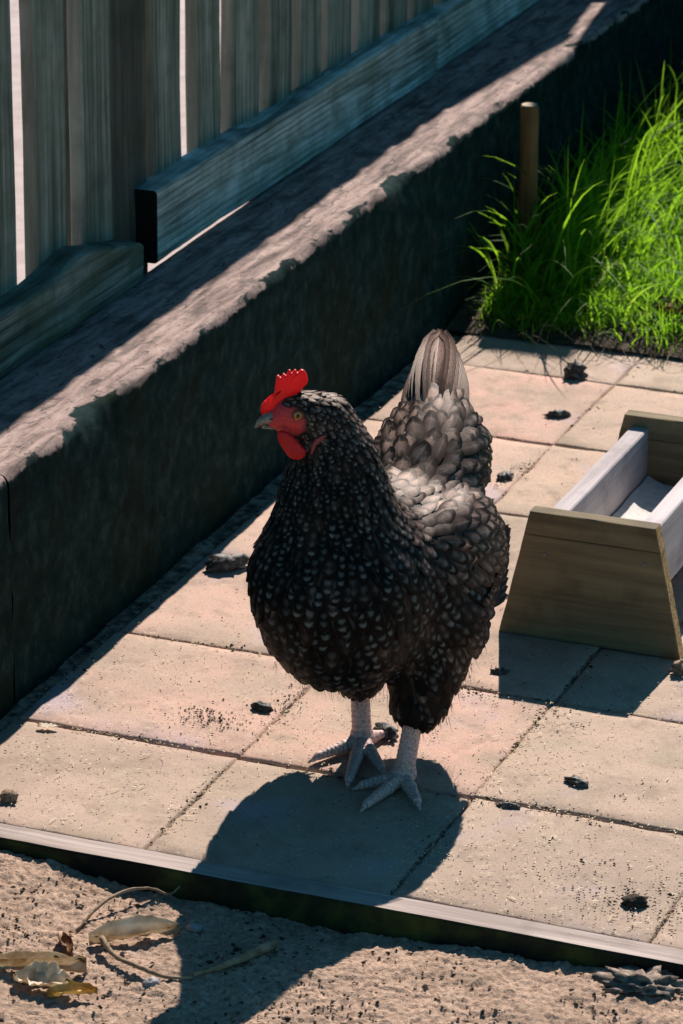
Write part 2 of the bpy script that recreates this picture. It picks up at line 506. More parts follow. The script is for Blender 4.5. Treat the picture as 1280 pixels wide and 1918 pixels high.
gap = .0042
variants = [slab_mesh(s, T - .0022, T - gap) for s in range(6)]
front_var = [slab_mesh(20 + s, T - .0022, T - .019 - gap) for s in range(4)]
tones = {(0, 0): (.47, .335, .265), (1, 0): (.41, .31, .235), (2, 0): (.43, .325, .25), (0, 1): (.55, .35, .275), (1, 1): (.56, .345, .27), (2, 1): (.45, .33, .25),
         (0, 2): (.56, .36, .285), (1, 2): (.53, .35, .27), (2, 2): (.45, .33, .25), (0, 3): (.56, .37, .29), (0, 4): (.58, .385, .30), (0, 5): (.60, .36, .285), (0, 6): (.57, .42, .34), (1, 5): (.52, .365, .28), (1, 4): (.52, .365, .275)}
for j in range(7):
    for i in range(5):
        if j == 0:
            me = front_var[i % 4]; cy = .019 + (T - .019) / 2
        else:
            me = variants[(i * 3 + j * 2 + j // 2) % 6]; cy = (j + .5) * T
        s = obj('paving_slab', me, patio, ((i + .5) * T + rnd.uniform(-.0013, .0013), cy + rnd.uniform(-.0013, .0013) * (j > 0), rnd.uniform(-.0016, .0002)),
                (rnd.uniform(-.005, .005), rnd.uniform(-.005, .005), rnd.uniform(-.006, .006) + (0 if j == 0 else math.pi * rnd.choice((0, 1)))))
        if (i, j) == (0, 1): s.rotation_euler.z = .009; s.location.y += .0012
        if (i, j) == (0, 0): s.location.y -= .0008
        s.color = (*tones.get((i, j), (.48 + rnd.uniform(-.04, .04), .36 + rnd.uniform(-.02, .02), .275)), 1)

# ---- timber edging board along the front of the patio
ed = empty('edging_board', (-.15, 0, -.06))
tag(ed, 'long thin weathered timber edging board along the front of the paving', 'edging board')
def edw(x, y, z, t): return x, y + .0012 * math.sin(z * 9), z
me = board('board', 1.6, .031, .061, M['edging'], 'X', .002, 60, .0007, 3, k=1, warp=None)
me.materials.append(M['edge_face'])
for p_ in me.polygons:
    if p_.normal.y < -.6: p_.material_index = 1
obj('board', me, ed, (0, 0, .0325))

# ---- neighbour's sunlit path beyond the fence
pv = [(-6, -3, .19), (-.15, -3, .19), (-.25, 6, .19), (-6, 6, .19)]
tag(obj('path', mesh('path', pv, [(0, 1, 2, 3)], M['path'])), kind='structure')

# ================================================================== LOW WALL AND FENCE
LEAN = -.015
WX = -.013                            # wall face at u = 0
def wallz(u, w):                     # the wall top climbs gently towards the back
    return w * (1 + .012 * (u - .3))
WT = .250                            # wall top at u = .3
WTH = .155                           # wall thickness
def wall_mesh(u0, u1, seed):
    prof = []                        # (v outward-left, w up, nx, nz, bare)
    R_ = .013
    for i in range(14): prof.append((0, -.05 + (WT - R_ + .05) * i / 14))
    for i in range(7):
        a = math.radians(90 * i / 6)
        prof.append((R_ - R_ * math.cos(a), WT - R_ + R_ * math.sin(a)))
    for i in range(1, 18): prof.append((R_ + (WTH - R_) * i / 17, WT))
    prof.append((WTH, -.05))
    nu = int((u1 - u0) / .006)
    vs_, top_mask = [], []
    for k in range(nu + 1):
        u = u0 + (u1 - u0) * k / nu
        for (v, w) in prof:
            q = Vector((u * 11 + seed * 13, v * 11, w * 11))
            n1 = fbm(q, 4); n2 = fbm(q * 5.5, 3)
            edge = math.exp(-((v) / .03) ** 2) * math.exp(-((w - WT) / .03) ** 2)
            dv = .0022 * n1 + .0012 * n2
            dw = .0012 * n1 + .0004 * n2
            chip = (max(0, fbm(Vector((u * 5 + seed, 5, 0)), 4) - .12) * .8) * edge
            v2 = v + (dv if w < WT - .001 else .2 * dv) + .016 * chip
            w2 = w + (dw if w > WT - .02 else 0) - .016 * chip
            if v > .1: w2 = w + .3 * dw
            if w > WT - .001: w2 -= .055 * v
            if k == 0: u_ = u + .004 * n1
            elif k == nu: u_ = u - .004 * n1
            else: u_ = u
            vs_.append((LEAN * u - v2 + WX, u_, wallz(u, w2)))
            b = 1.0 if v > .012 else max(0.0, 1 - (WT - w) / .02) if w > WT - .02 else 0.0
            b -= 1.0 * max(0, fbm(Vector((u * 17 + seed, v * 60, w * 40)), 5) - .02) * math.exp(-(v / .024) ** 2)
            top_mask.append(b - 1.6 * chip)
    m = len(prof)
    I_ = np.arange((nu + 1) * m).reshape(nu + 1, m)
    fs = np.stack([I_[:-1, :-1], I_[:-1, 1:], I_[1:, 1:], I_[1:, :-1]], -1).reshape(-1, 4)
    fs = fs[:, ::-1]
    return mesh('wall_block', np.array(vs_), fs, M['wall'], True, attrs={'top_mask': top_mask})
wl_ = empty('low_wall', (0, 0, 0))
tag(wl_, 'low dark wall with a rough worn top, running beneath the slatted fence', 'wall')
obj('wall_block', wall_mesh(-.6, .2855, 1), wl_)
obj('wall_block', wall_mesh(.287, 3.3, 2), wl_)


# ---- slatted fence on the wall
fx = lambda u: LEAN * u - .158       # front plane of the rails
FT = 1.01                             # height of the slat tops
fence = empty('slatted_fence', (0, 0, 0))
tag(fence, 'weathered grey green slatted timber fence standing on the low wall', 'fence')
slats = [(.20, .075), (.315, .075), (.435, .075), (.56, .128), (.742, .083), (.868, .085), (1.075, .087), (1.213, .076), (1.33, .084), (1.454, .080),
         (1.562, .080), (1.671, .082), (1.79, .080), (1.903, .080), (2.018, .08), (2.132, .066), (2.248, .066), (2.362, .066), (2.478, .066), (2.594, .066), (2.71, .066), (2.826, .066), (2.942, .066), (3.058, .066), (3.174, .066), (3.29, .066)]
for k, (u, w) in enumerate(slats):
    z0 = .272 if u > .95 else .246
    hh = FT - z0 + .22 * max(0, min(1, (u - 2.70) / .7)) + rnd.uniform(-.002, .002)  # far slats made taller, out of view, to widen the wall-top shadow
    me = board('slat', hh, .018, w, M['slat'], 'Z', .003, 14, .0012, k * 3 + 1, rnd.uniform(-.001, .001), k=2)
    me.materials.append(M['slat_edge'])
    for p_ in me.polygons:
        if p_.normal.y < -.75: p_.material_index = 1
    s_ = obj('slat', me, fence, (fx(u) - .045, u + w / 2, z0), (rnd.uniform(-.003, .003), 0, rnd.uniform(-.03, .03)))
for u, d in ((1.005, .105), (2.05, .09), (.1, .09)):
    me = board('post', .80, .07, d, M['post'], 'Z', .005, 12, .0025, u * 9, k=2)
    obj('post', me, fence, (fx(u) - (.072 if u < 2 else .10), u, .17))
for u, z, L, tilt in ((.1, 1.016, 2.60, 0.0), (2.705, 1.02, .74, .30)):  # added unseen caps that shape the shadow edge on the wall top
    me = board('shadow_cap', L, .012, .05, M['rail_old'], 'Y', .002, 12, .0006, u, k=1)
    obj('shadow_cap', me, fence, (fx(u + L / 2) - .054, u, z), (tilt, 0, -LEAN))
n = NT('shaded_end_grain'); M['end'] = n.done((.012, .013, .012), .9, None, .05)  # wet end grain; the shade on the rail ends is put into this black
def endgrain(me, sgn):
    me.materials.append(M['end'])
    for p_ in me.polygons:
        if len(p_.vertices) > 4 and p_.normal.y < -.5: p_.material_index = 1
# the near rail has dropped and its end is warped and split
def warpL(x, y, z, t):               # x: up, y: sideways, z: along
    e = max(0, (t - .72) / .28)
    x += .010 * math.exp(-((t - .86) / .05) ** 2) * (1 if x > 0 else .2) - .020 * e * e * (1 if x > 0 else 0)
    x += .004 * math.sin(t * 23) * (1 if x > 0 else .1)
    return x, y, z
me = board('rail', 1.15, .074, .040, M['rail_old'], 'Y', .006, 60, .0025, 5, k=3, warp=warpL)
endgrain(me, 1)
obj('rail', me, fence, (fx(.4) - .016, -.195, .279), (0, 0, -LEAN * .6))
def warpR(x, y, z, t): return x + .0015 * math.sin(t * 11), y, z
me = board('rail', 1.02, .090, .036, M['rail'], 'Y', .0045, 60, .0016, 8, k=3, warp=warpR)
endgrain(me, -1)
obj('rail', me, fence, (fx(1.5) - .018, 1.018, .2920), (-.006, 0, -LEAN))
me = board('rail', 1.10, .086, .034, M['rail'], 'Y', .0045, 40, .0016, 12, k=3)
obj('rail', me, fence, (fx(2.6) - .019, 2.042, .284), (-.003, 0, -LEAN))

# ---- boarded fence across the back, its deep shade put into the near-black colour
bf = empty('back_fence', (0, 3.14, 0))
tag(bf, 'near black boarded fence, deep shade put into its colour, across the back of the garden', 'fence')
for k in range(22):
    x = -.62 + k * .122
    me = board('plank', (1.45 if k == 4 else .86) + rnd.uniform(-.01, .01), .118, .016, M['dark_fence'], 'Z', .002, 6, .001, k, k=1)  # one plank made taller, unseen, to shade the grass near the wall
    obj('plank', me, bf, (x, .012 if k % 2 else -.004, -.06))
me = board('rail', 2.6, .05, .03, M['dark_fence'], 'X', .002, 6, .001, 40, k=1)
obj('rail', me, bf, (-.62, -.032, .5))

# brown post in the shade at the back right
me = board('garden_post', .75, .042, .042, M['brown_post'], 'Z', .004, 12, .001, 77, k=2)
tag(obj('garden_post', me, None, (-.105, 2.88, -.05)), 'square brown timber post in deep shade behind the long grass', 'post')
# round stake beside the wall
pts = [(0, 0, -.06), (0, 0, .05), (.002, 0, .15), (.001, .001, .252), (.001, .001, .258)]
v_, f_ = tube(pts, [.0135, .0138, .0134, .0130, .0112], 14)
me = mesh('stake', v_, f_, M['stake'], True)
me.materials.append(M['stake_top'])
for p_ in me.polygons:
    if p_.normal.z > .5: p_.material_index = 1; p_.use_smooth = False
tag(obj('wooden_stake', me, None, (-.001, 1.875, 0)), 'short round orange brown wooden stake beside the wall in the grass', 'stake')

# ================================================================== FEEDING TROUGH
TRO = Vector((.4885, .652, 0))
n = NT('dull_zinc'); M['screw'] = n.done((.16, .16, .15), .6)
tr = empty('feeding_trough', TRO)
tag(tr, 'small open wooden feeding trough with sloping ends standing on the paving', 'trough')
TRAP_FLIP = False
def trap(name, wb, wt, h, th, mat, z0=0.0, seed=0):
    """trapezoid panel standing at y 0..th, with slightly eased edges"""
    n = 10
    b = .0012
    front, back = [], []
    vs_, fs = [], []
    def ring(inset, y):
        out = []
        for (x0, zz0, x1, zz1) in ((-wb / 2, z0, wb / 2, z0), (wb / 2, z0, wt / 2, z0 + h), (wt / 2, z0 + h, -wt / 2, z0 + h), (-wt / 2, z0 + h, -wb / 2, z0)):
            for i in range(n):
                t = i / n
                x = x0 + (x1 - x0) * t; z = zz0 + (zz1 - zz0) * t
                cx, cz = 0, z0 + h / 2
                d = Vector((x - cx, z - cz)); d.normalize()
                q = Vector((x * 40, z * 40, seed))
                k = noise.noise(q) * .0006
                out.append((x - d.x * (inset + k), y, z - d.y * (inset + k)))
        return out
    rings = [ring(b, 0), ring(0, b), ring(0, th - b), ring(b, th)]
    m = n * 4
    for r_ in rings: vs_ += r_
    for i in range(3):
        for j in range(m):
            a, c = i * m + j, i * m + (j + 1) % m
            fs.append((a, c, c + m, a + m))
    fs.append(tuple(range(m - 1, -1, -1)))
    fs.append(tuple(range(3 * m, 4 * m)))
    fs = [f[::-1] for f in fs] if TRAP_FLIP else fs
    return mesh(name, vs_, fs, mat)
def panel(y, sgn):
    wl2 = .205 - (.205 - .140) * (.119 / .146)
    me = trap('end_panel', .205, wl2, .1185, .018, M['trough'], 0, 3 + sgn)
    me.materials.append(M['chip'])
    for p_ in me.polygons:
        if abs(p_.normal.x) > .8: p_.material_index = 1
    pn = obj('end_panel', me, tr, (0, y, .001))
    me = trap('top_strip', wl2 + .0004, .140, .0265, .0185, M['trough'], .1188, 9 + sgn)
    me.materials.append(M['chip']); me.materials.append(M['trough_top'])
    for p_ in me.polygons:
        if abs(p_.normal.x) > .8: p_.material_index = 1
        if p_.center.z > .1455: p_.material_index = 2
    obj('top_strip', me, pn, (0, -.0008, 0))
    for sx, sz in ((-.052, .098), (.060, .103)):
        v_, f_ = tube([(sx, .0004, sz), (sx, -.0012, sz)], [.0026, .0021], 10)
        obj('screw_head', mesh('screw_head', v_, f_, M['screw']), pn)
panel(0, 0)
panel(.338, 1)
for sx in (-1, 1):
    me = board('side_board', .3195, .082, .0215, M['trough_grey'], 'Y', .0015, 16, .0006, 4 + sx, k=1)
    sb = obj('side_board', me, tr, (sx * .0515, .0183, .092))
me = board('floor_board', .319, .012, .0810, M['trough_grey'], 'Y', .001, 8, .0005, 17, k=1)
obj('floor_board', me, tr, (0, .0185, .058))
fv = []
nf = 24
for j in range(nf + 1):
    for i in range(9):
        x = -.0385 + .077 * i / 8; y = .02 + .316 * j / nf
        e = min(i, 8 - i) / 4
        fv.append((x, y, .0655 + .010 * (1 - e) ** 2 + .003 * fbm(Vector((x * 40, y * 30, 1)), 3)))
I = np.arange((nf + 1) * 9).reshape(nf + 1, 9)
ff = np.stack([I[:-1, :-1], I[:-1, 1:], I[1:, 1:], I[1:, :-1]], -1).reshape(-1, 4)
obj('feed_dust', mesh('feed_dust', np.array(fv), ff, M['feed'], True), tr)

# ================================================================== THE HEN
AN = Vector((.39, .29, 0.0))
hen = empty('hen', AN, YAW)
tag(hen, 'dark speckled hen with red comb standing on the paving, head turned left', 'hen')

def sd_ell(P, c, r, rz=0.0, rx=0.0):
    q = P - np.array(c)
    if rz:
        cz, sz = math.cos(-rz), math.sin(-rz)
        q = np.stack([q[..., 0] * cz - q[..., 1] * sz, q[..., 0] * sz + q[..., 1] * cz, q[..., 2]], -1)
    if rx:
        cz, sz = math.cos(-rx), math.sin(-rx)
        q = np.stack([q[..., 0], q[..., 1] * cz - q[..., 2] * sz, q[..., 1] * sz + q[..., 2] * cz], -1)
    r = np.array(r)
    k0 = np.linalg.norm(q / r, axis=-1)
    k1 = np.linalg.norm(q / (r * r), axis=-1) + 1e-9
    return k0 * (k0 - 1) / k1

def sd_cone(P, a, b, ra, rb, ring=0.0, wl=.004):
    a = np.array(a); b = np.array(b)
    ba = b - a
    L2 = ba @ ba
    t = np.clip(((P - a) @ ba) / L2, 0, 1)
    d = np.linalg.norm(P - a - t[..., None] * ba, axis=-1)
    r = ra + (rb - ra) * t
    if ring:
        s = t * math.sqrt(L2)
        r = r * (1 + ring * (np.abs((s / wl) % 1 - .5) * 2 - .5))
    return d - r

def smin(a, b, k):
    h = np.clip(.5 + .5 * (b - a) / k, 0, 1)
    return b + (a - b) * h - k * h * (1 - h)

def surface_nets(F, org, h):
    s = F < 0
    n0, n1, n2 = F.shape
    cs = [(i, j, k) for i in (0, 1) for j in (0, 1) for k in (0, 1)]
    def sub(A, c): return A[c[0]:n0 - 1 + c[0], c[1]:n1 - 1 + c[1], c[2]:n2 - 1 + c[2]]
    cnt = sum(sub(s, c).astype(np.int8) for c in cs)
    act = (cnt > 0) & (cnt < 8)
    idx = -np.ones(act.shape, dtype=np.int64)
    cells = np.argwhere(act)
    idx[act] = np.arange(len(cells))
    acc = np.zeros((len(cells), 3)); num = np.zeros(len(cells))
    for c in cs:
        for ax in range(3):
            if c[ax]: continue
            d = list(c); d[ax] = 1
            fa = F[cells[:, 0] + c[0], cells[:, 1] + c[1], cells[:, 2] + c[2]]
            fb = F[cells[:, 0] + d[0], cells[:, 1] + d[1], cells[:, 2] + d[2]]
            m = (fa < 0) != (fb < 0)
            t = np.where(m, fa / np.where(m, fa - fb, 1), 0)
            p = np.tile(np.array(c, float), (len(cells), 1)); p[:, ax] = t
            acc[m] += p[m]; num[m] += 1
    V = (cells + acc / num[:, None]) * h + org
    quads = []
    for ax in range(3):
        u, v = (ax + 1) % 3, (ax + 2) % 3
        sl0 = [slice(None)] * 3; sl1 = [slice(None)] * 3
        sl0[ax] = slice(0, -1); sl1[ax] = slice(1, None)
        for pos in (True, False):
            e = (s[tuple(sl0)] & ~s[tuple(sl1)]) if pos else (~s[tuple(sl0)] & s[tuple(sl1)])
            E_ = np.argwhere(e)
            ok = (E_[:, u] > 0) & (E_[:, v] > 0) & (E_[:, u] < F.shape[u] - 1) & (E_[:, v] < F.shape[v] - 1)
            E_ = E_[ok]
            q = []
            for du, dv in ((-1, -1), (0, -1), (0, 0), (-1, 0)):
                w = E_.copy(); w[:, u] += du; w[:, v] += dv
                q.append(idx[w[:, 0], w[:, 1], w[:, 2]])
            q = np.stack(q, -1)
            quads.append(q if pos else q[:, ::-1])
    return V, np.concatenate(quads)

def grid(lo, hi, h):
    ax = [np.arange(l, u_ + h, h) for l, u_ in zip(lo, hi)]
    return np.stack(np.meshgrid(*ax, indexing='ij'), -1), np.array(lo)

HEAD = np.array((-.0855, -.062, .3905))
RZ = -.378                                    # the body axis points away and a little to the right
def body_field(P):
    d = sd_ell(P, (-.042, -.048, .202), (.083, .086, .094), RZ)
    d = smin(d, sd_ell(P, (-.004, .02, .203), (.083, .105, .084), RZ), .03)
    d = smin(d, sd_ell(P, (.034, .085, .205), (.068, .085, .066), RZ), .03)
    d = smin(d, sd_ell(P, (.040, .075, .150), (.062, .075, .058), RZ), .03)
    d = smin(d, sd_ell(P, (.042, .130, .262), (.057, .105, .050), RZ * .7, .30), .014)     # saddle
    d = smin(d, sd_cone(P, (.045, .160, .282), (.054, .228, .326), .034, .014), .02)
    d = smin(d, sd_ell(P, (.070, .030, .205), (.036, .098, .066), RZ, -.22), .012)   # folded left wing
    d = smin(d, sd_ell(P, (-.068, .078, .205), (.034, .09, .062), RZ, -.22), .012)   # right wing
    d = smin(d, sd_cone(P, (.046, -.004, .150), (.034, -.030, .082), .052, .027), .034)  # left thigh
    d = smin(d, sd_cone(P, (-.02, .035, .14), (-.024, .036, .085), .045, .026), .02)
    d = smin(d, sd_cone(P, (-.050, -.052, .235), (-.050, -.052, .300), .074, .050), .03)
    d = smin(d, sd_cone(P, (-.050, -.052, .295), (-.052, -.052, .345), .049, .036), .02)
    d = smin(d, sd_cone(P, (-.052, -.052, .342), (-.060, -.055, .380), .036, .027), .015)
    d = smin(d, sd_ell(P, HEAD, (.026, .0205, .0215), .15), .012)
    d = smin(d, sd_cone(P, (-.097, -.066, .3885), (-.107, -.0695, .387), .0125, .0085), .006)
    return d
P, org = grid((-.17, -.17, .03), (.17, .24, .45), .0036)
BVv, BFq = surface_nets(body_field(P), org, .0036)
bvh = BVHTree.FromPolygons([tuple(v) for v in BVv], [tuple(int(i) for i in f) for f in BFq])

def foot_field(P, foot, hock, top, toes, back, claws):
    d = sd_cone(P, foot, hock, .0102, .0092, .07, .0052)
    d = smin(d, sd_cone(P, hock, top, .0098, .016), .004)
    d = smin(d, sd_ell(P, (foot[0], foot[1], .011), (.0125, .0125, .010)), .005)
    for (mid, tip), cl in zip(toes + [back], claws):
        a = (foot[0], foot[1], .0095)
        d = smin(d, sd_cone(P, a, mid, .0072, .0064, .20, .0048), .003)
        d = smin(d, sd_cone(P, mid, tip, .0064, .0044, .20, .0048), .002)
        d = smin(d, sd_cone(P, tip, cl, .0038, .0012), .0015)
    return d
def toe(foot, tip, lift=.010, k=.5, claw=.012):
    f = np.array(foot[:2]); t = np.array(tip)
    dv = t - f; L = np.linalg.norm(dv); dn = dv / L
    te = f + dn * (L - claw)
    md = f + dn * (L - claw) * k
    return ((md[0], md[1], lift), (te[0], te[1], .0058)), (t[0], t[1], .0018)
def make_leg(foot, hock, top, tips, back):
    tt = [toe(foot, t, .0074, .45) for t in tips]
    bt = toe(foot, back, .0075, .5, .007)
    pts = np.array([foot, hock, top] + [(*t, 0) for t in tips] + [(*back, 0)])
    lo = pts.min(0) - .02; hi = pts.max(0) + .02
    lo[2] = -.004
    P, o_ = grid(lo, hi, .00125)
    return surface_nets(foot_field(P, foot, hock, top, [t[0] for t in tt], bt[0], [t[1] for t in tt] + [bt[1]]), o_, .00125)
L2v, L2f = make_leg((.020, -.050, .013), (.0295, -.041, .070), (.036, -.022, .098), [(-.023, -.118), (-.031, -.069), (.035, -.112)], (.029, -.020))
L1v, L1f = make_leg((-.021, .036, .013), (-.0245, .046, .068), (-.022, .036, .100), [(-.036, -.064), (-.075, -.006), (.001, -.034)], (.003, .060))

VV = np.concatenate([BVv, L2v, L1v])
nb_, n2_, n1_ = len(BVv), len(L2v), len(L1v)
FF = np.concatenate([BFq, L2f + nb_, L1f + nb_ + n2_])
col = np.zeros((len(VV), 3)); col[:nb_] = (.012, .011, .011); col[nb_:] = (.68, .45, .40)
FACE = np.array((-.098, -.082, .388))
d = np.linalg.norm((BVv - FACE) * np.array((1.0, .8, 1.1)), axis=1)
def scutes(Vx, segs):
    best = np.full(len(Vx), 9.0); ph = np.zeros(len(Vx))
    for a, b, wl_s in segs:
        a = np.array(a, float); b = np.array(b, float); ba = b - a
        t = np.clip(((Vx - a) @ ba) / (ba @ ba), 0, 1)
        dd = np.linalg.norm(Vx - a - t[:, None] * ba, axis=1)
        m = dd < best
        best[m] = dd[m]; ph[m] = (t[m] * np.linalg.norm(ba) / wl_s) % 1
    wob = np.array([noise.noise(Vector((q[0] * 260, q[1] * 260, q[2] * 120))) for q in Vx]) * .25
    ph = (ph + wob) % 1
    fade = np.clip(1.15 - Vx[:, 2] / .035, .12, 1)
    return np.clip(1 - .60 * fade * np.exp(-((np.minimum(ph, 1 - ph)) / .11) ** 2), .3, 1)
def leg_segs(foot, hock, tips, back):
    sg = [(foot, hock, .0052)]
    for tp in list(tips) + [back]: sg.append(((foot[0], foot[1], .0085), (tp[0], tp[1], .006), .0048))
    return sg
sc2 = scutes(L2v, leg_segs((.020, -.050, .013), (.0295, -.041, .070), [(-.023, -.118), (-.031, -.069), (.035, -.112)], (.029, -.020)))
sc1 = scutes(L1v, leg_segs((-.021, .036, .013), (-.0245, .046, .068), [(-.036, -.064), (-.075, -.006), (.001, -.034)], (.003, .060)))
col[nb_:] *= np.concatenate([sc2, sc1])[:, None]
face_m = np.clip((.0215 - d) / .005, 0, 1)
beakside = np.clip((-.098 - BVv[:, 0]) / .003, 0, 1) * (BVv[:, 2] > .35)
fm = np.maximum(face_m, beakside)
kind = np.zeros(len(VV)); kind[:nb_] = fm; kind[nb_:] = 2.0
col[:nb_] = col[:nb_] * (1 - fm[:, None]) + np.array((.72, .045, .042)) * fm[:, None]

def mat_hen_skin():
    n = NT('hen_skin')
    v = n.co('Object', rand=False)
    at = n.n('ShaderNodeAttribute', attribute_name='skin')
    f = n.noise(v, 520, 3, .6)
    f2 = n.noise(v, 160, 4, .6)
    c = n.mix(n.ramp(f, [(.36, .6), (.5, 0)]), at.outputs['Color'], (.03, .022, .022))
    c = n.mix(n.ramp(f2, [(.5, 0), (.68, .45)]), c, n.mix(.5, at.outputs['Color'], (.12, .11, .11)))
    nb = n.bump(f, .6, .0008)
    return n.done(c, .55, nb, .35)
M['hen_skin'] = mat_hen_skin()
body = obj('body', mesh('body', VV, FF, M['hen_skin'], True, attrs={'skin': col}), hen)

# ---- feathers
def mat_feather(name, strand=False):
    n = NT(name)
    uvn = n.n('ShaderNodeUVMap')
    sep = n.n('ShaderNodeSeparateXYZ', {0: uvn.outputs[0]})
    u, v = sep.outputs[0], sep.outputs[1]
    geo = n.n('ShaderNodeNewGeometry')
    rn = geo.outputs['Random Per Island']
    at = n.n('ShaderNodeAttribute', attribute_name='lit_tone')
    lit_tone = at.outputs['Fac']
    obv = n.co('Object', rand=False)
    wob = n.math('MULTIPLY', n.math('SUBTRACT', n.noise(obv, 150, 3, .6), .5), .22)
    cu0 = n.math('ABSOLUTE', n.math('SUBTRACT', n.math('MULTIPLY', u, 2.0), 1.0))
    vv = n.math('ADD', n.math('ADD', v, wob), n.math('MULTIPLY', n.math('MULTIPLY', cu0, cu0), .16))
    # pale bar just short of the tip and a second one nearer the root
    b1 = n.ramp(vv, [(.62, 0), (.69, 1), (.77, 1), (.83, 0)])
    b2 = n.ramp(vv, [(.22, 0), (.32, .8), (.40, .8), (.50, 0)])
    b3 = n.ramp(vv, [(.36, 0), (.50, 1), (.74, 1), (.83, 0)])  # broad pale patch: sun highlight painted on the back feathers
    bars = n.mix(lit_tone, n.math('MAXIMUM', b1, b2), b3)
    cu = n.math('ABSOLUTE', n.math('SUBTRACT', n.math('MULTIPLY', u, 2.0), 1.0))
    cm = n.mix(lit_tone, n.ramp(cu, [(.22, 1), (.62, .0)]), n.ramp(cu, [(.38, 1), (.88, 0)]))
    st = n.mix(lit_tone, n.ramp(rn, [(.0, .03), (.3, .22), (.7, .65), (1, 1)]), n.ramp(rn, [(0, .35), (.6, .8), (1, 1)]))
    fac = n.math('MULTIPLY', n.math('MULTIPLY', bars, cm), st)
    base = n.mix(lit_tone, (.0040, .0050, .0050), (.115, .062, .043))
    base = n.mix(n.math('MULTIPLY', rn, .8), base, n.mix(lit_tone, (.0065, .0072, .007), (.030, .020, .017)))
    pale = n.mix(lit_tone, (.125, .142, .142), (.60, .37, .28))
    c = n.mix(fac, base, pale)
    # dark fringe at the tip
    streak = n.noise(n.co('Object', (1, 1, 1), False), 620, 3, .7)
    c = n.mix(n.math('MULTIPLY', n.ramp(streak, [(.36, .75), (.52, 0)]), lit_tone), c, (.03, .02, .016))
    c = n.mix(n.ramp(vv, [(.80, 0), (.92, .9)]), c, (.010, .008, .007))
    barb = n.n('ShaderNodeTexWave', {'Vector': n.n('ShaderNodeCombineXYZ', {0: cu, 1: n.math('MULTIPLY', v, 1.0), 2: 0.0}).outputs[0], 'Scale': 9.0, 'Distortion': 1.5}, bands_direction='DIAGONAL')
    nb = n.bump(barb.outputs['Fac'], .14, .0005)
    shaft = n.math('MULTIPLY', n.ramp(cu, [(.0, 1), (.10, .6), (.2, 0)]), n.math('ADD', .10, n.math('MULTIPLY', lit_tone, .4)))
    c = n.mix(n.math('MULTIPLY', shaft, n.ramp(v, [(.2, 0), (.4, 1), (.8, 1), (.95, 0)])), c, n.mix(lit_tone, (.14, .13, .12), (.62, .45, .37)))
    n.done(c, n.math('ADD', .46, n.math('MULTIPLY', lit_tone, .02)), nb, n.math('ADD', .05, n.math('MULTIPLY', lit_tone, .22)))
    n.set(n.b.inputs['Specular Tint'], (1.0, .78, .64))
    tr_ = n.n('ShaderNodeBsdfTranslucent', {'Color': c})
    mx = n.n('ShaderNodeMixShader', {0: n.math('MULTIPLY', lit_tone, .28), 1: n.b.outputs[0], 2: tr_.outputs[0]})
    n.t.links.new(mx.outputs[0], n.out.inputs['Surface'])
    return n.m
M['feather'] = mat_feather('feather')

# anchors: position, lie of the feathers, length, width, spacing, tone (0 black shaded front, 1 brown sunlit back: light put into the colour)
ANC = [((-.085, -.060, .413), (.8, .1, -.1), .009, .006, .0042, .9),
       ((-.060, -.050, .408), (.75, .15, -.6), .011, .006, .0046, .9),
       ((-.070, -.085, .385), (.5, .0, -.8), .010, .006, .0046, .0),
       ((-.035, -.040, .385), (.45, .1, -.9), .015, .007, .0058, .7),
       ((-.092, -.080, .345), (.1, -.1, -1), .012, .007, .0055, .0),
       ((-.060, -.095, .325), (.05, -.1, -1), .017, .009, .0075, .0),
       ((-.015, -.040, .330), (.3, .15, -1), .020, .009, .0078, .15),
       ((-.060, -.115, .275), (.0, -.1, -1), .023, .013, .0098, .0),
       ((.015, -.050, .275), (.4, .3, -.8), .022, .012, .0095, .25),
       ((-.080, -.135, .205), (.05, .1, -1), .027, .016, .0115, .0),
       ((-.02, -.135, .20), (.2, .1, -1), .027, .016, .0115, .0),
       ((-.060, -.11, .125), (.2, .5, -.6), .027, .016, .0115, .0),
       ((-.130, -.050, .200), (.1, .45, -1), .027, .016, .0115, .0),
       ((.020, -.100, .20), (.4, .25, -.85), .027, .015, .0112, .0),
       ((.035, -.010, .285), (.45, .75, -.25), .028, .015, .0110, .9),
       ((.070, .020, .275), (.35, .9, -.2), .032, .016, .0120, 1.0),
       ((.105, .030, .225), (.3, .9, -.35), .040, .0125, .0105, .5),
       ((.085, -.010, .175), (.35, .8, -.55), .036, .012, .0105, .15),
       ((.000, .060, .290), (.3, .9, .1), .032, .017, .0120, 1.0),
       ((.040, .110, .325), (.1, .85, .4), .034, .0165, .0110, 1.0),
       ((.010, .110, .320), (-.05, .75, .35), .033, .0165, .0110, 1.0),
       ((.050, .205, .345), (.08, .9, .40), .038, .017, .0112, 1.0),
       ((.096, .120, .265), (.15, .6, -.75), .042, .014, .0120, .03),
       ((.085, .070, .265), (.2, .7, -.5), .036, .014, .0120, .1),
       ((-.020, .130, .265), (-.05, .6, -.6), .036, .016, .0125, .8),
       ((.050, -.040, .095), (.1, .15, -1), .026, .012, .0088, .05),
       ((.075, .020, .110), (.2, .5, -1), .036, .0115, .0100, .15),
       ((-.024, .02, .085), (.05, .1, -1), .024, .011, .0095, .0),
       ((.070, .090, .150), (.25, .7, -.7), .038, .0125, .0110, .3)]
AP = np.array([a[0] for a in ANC]); AD = np.array([np.array(a[1]) / np.linalg.norm(a[1]) for a in ANC])
AL = np.array([a[2:] for a in ANC])
def lie(p):
    d2 = ((AP - np.asarray(p)) ** 2).sum(1)
    w = np.exp(-d2 / (2 * .030 ** 2)) + 1e-12
    w /= w.sum()
    return w @ AD, w @ AL

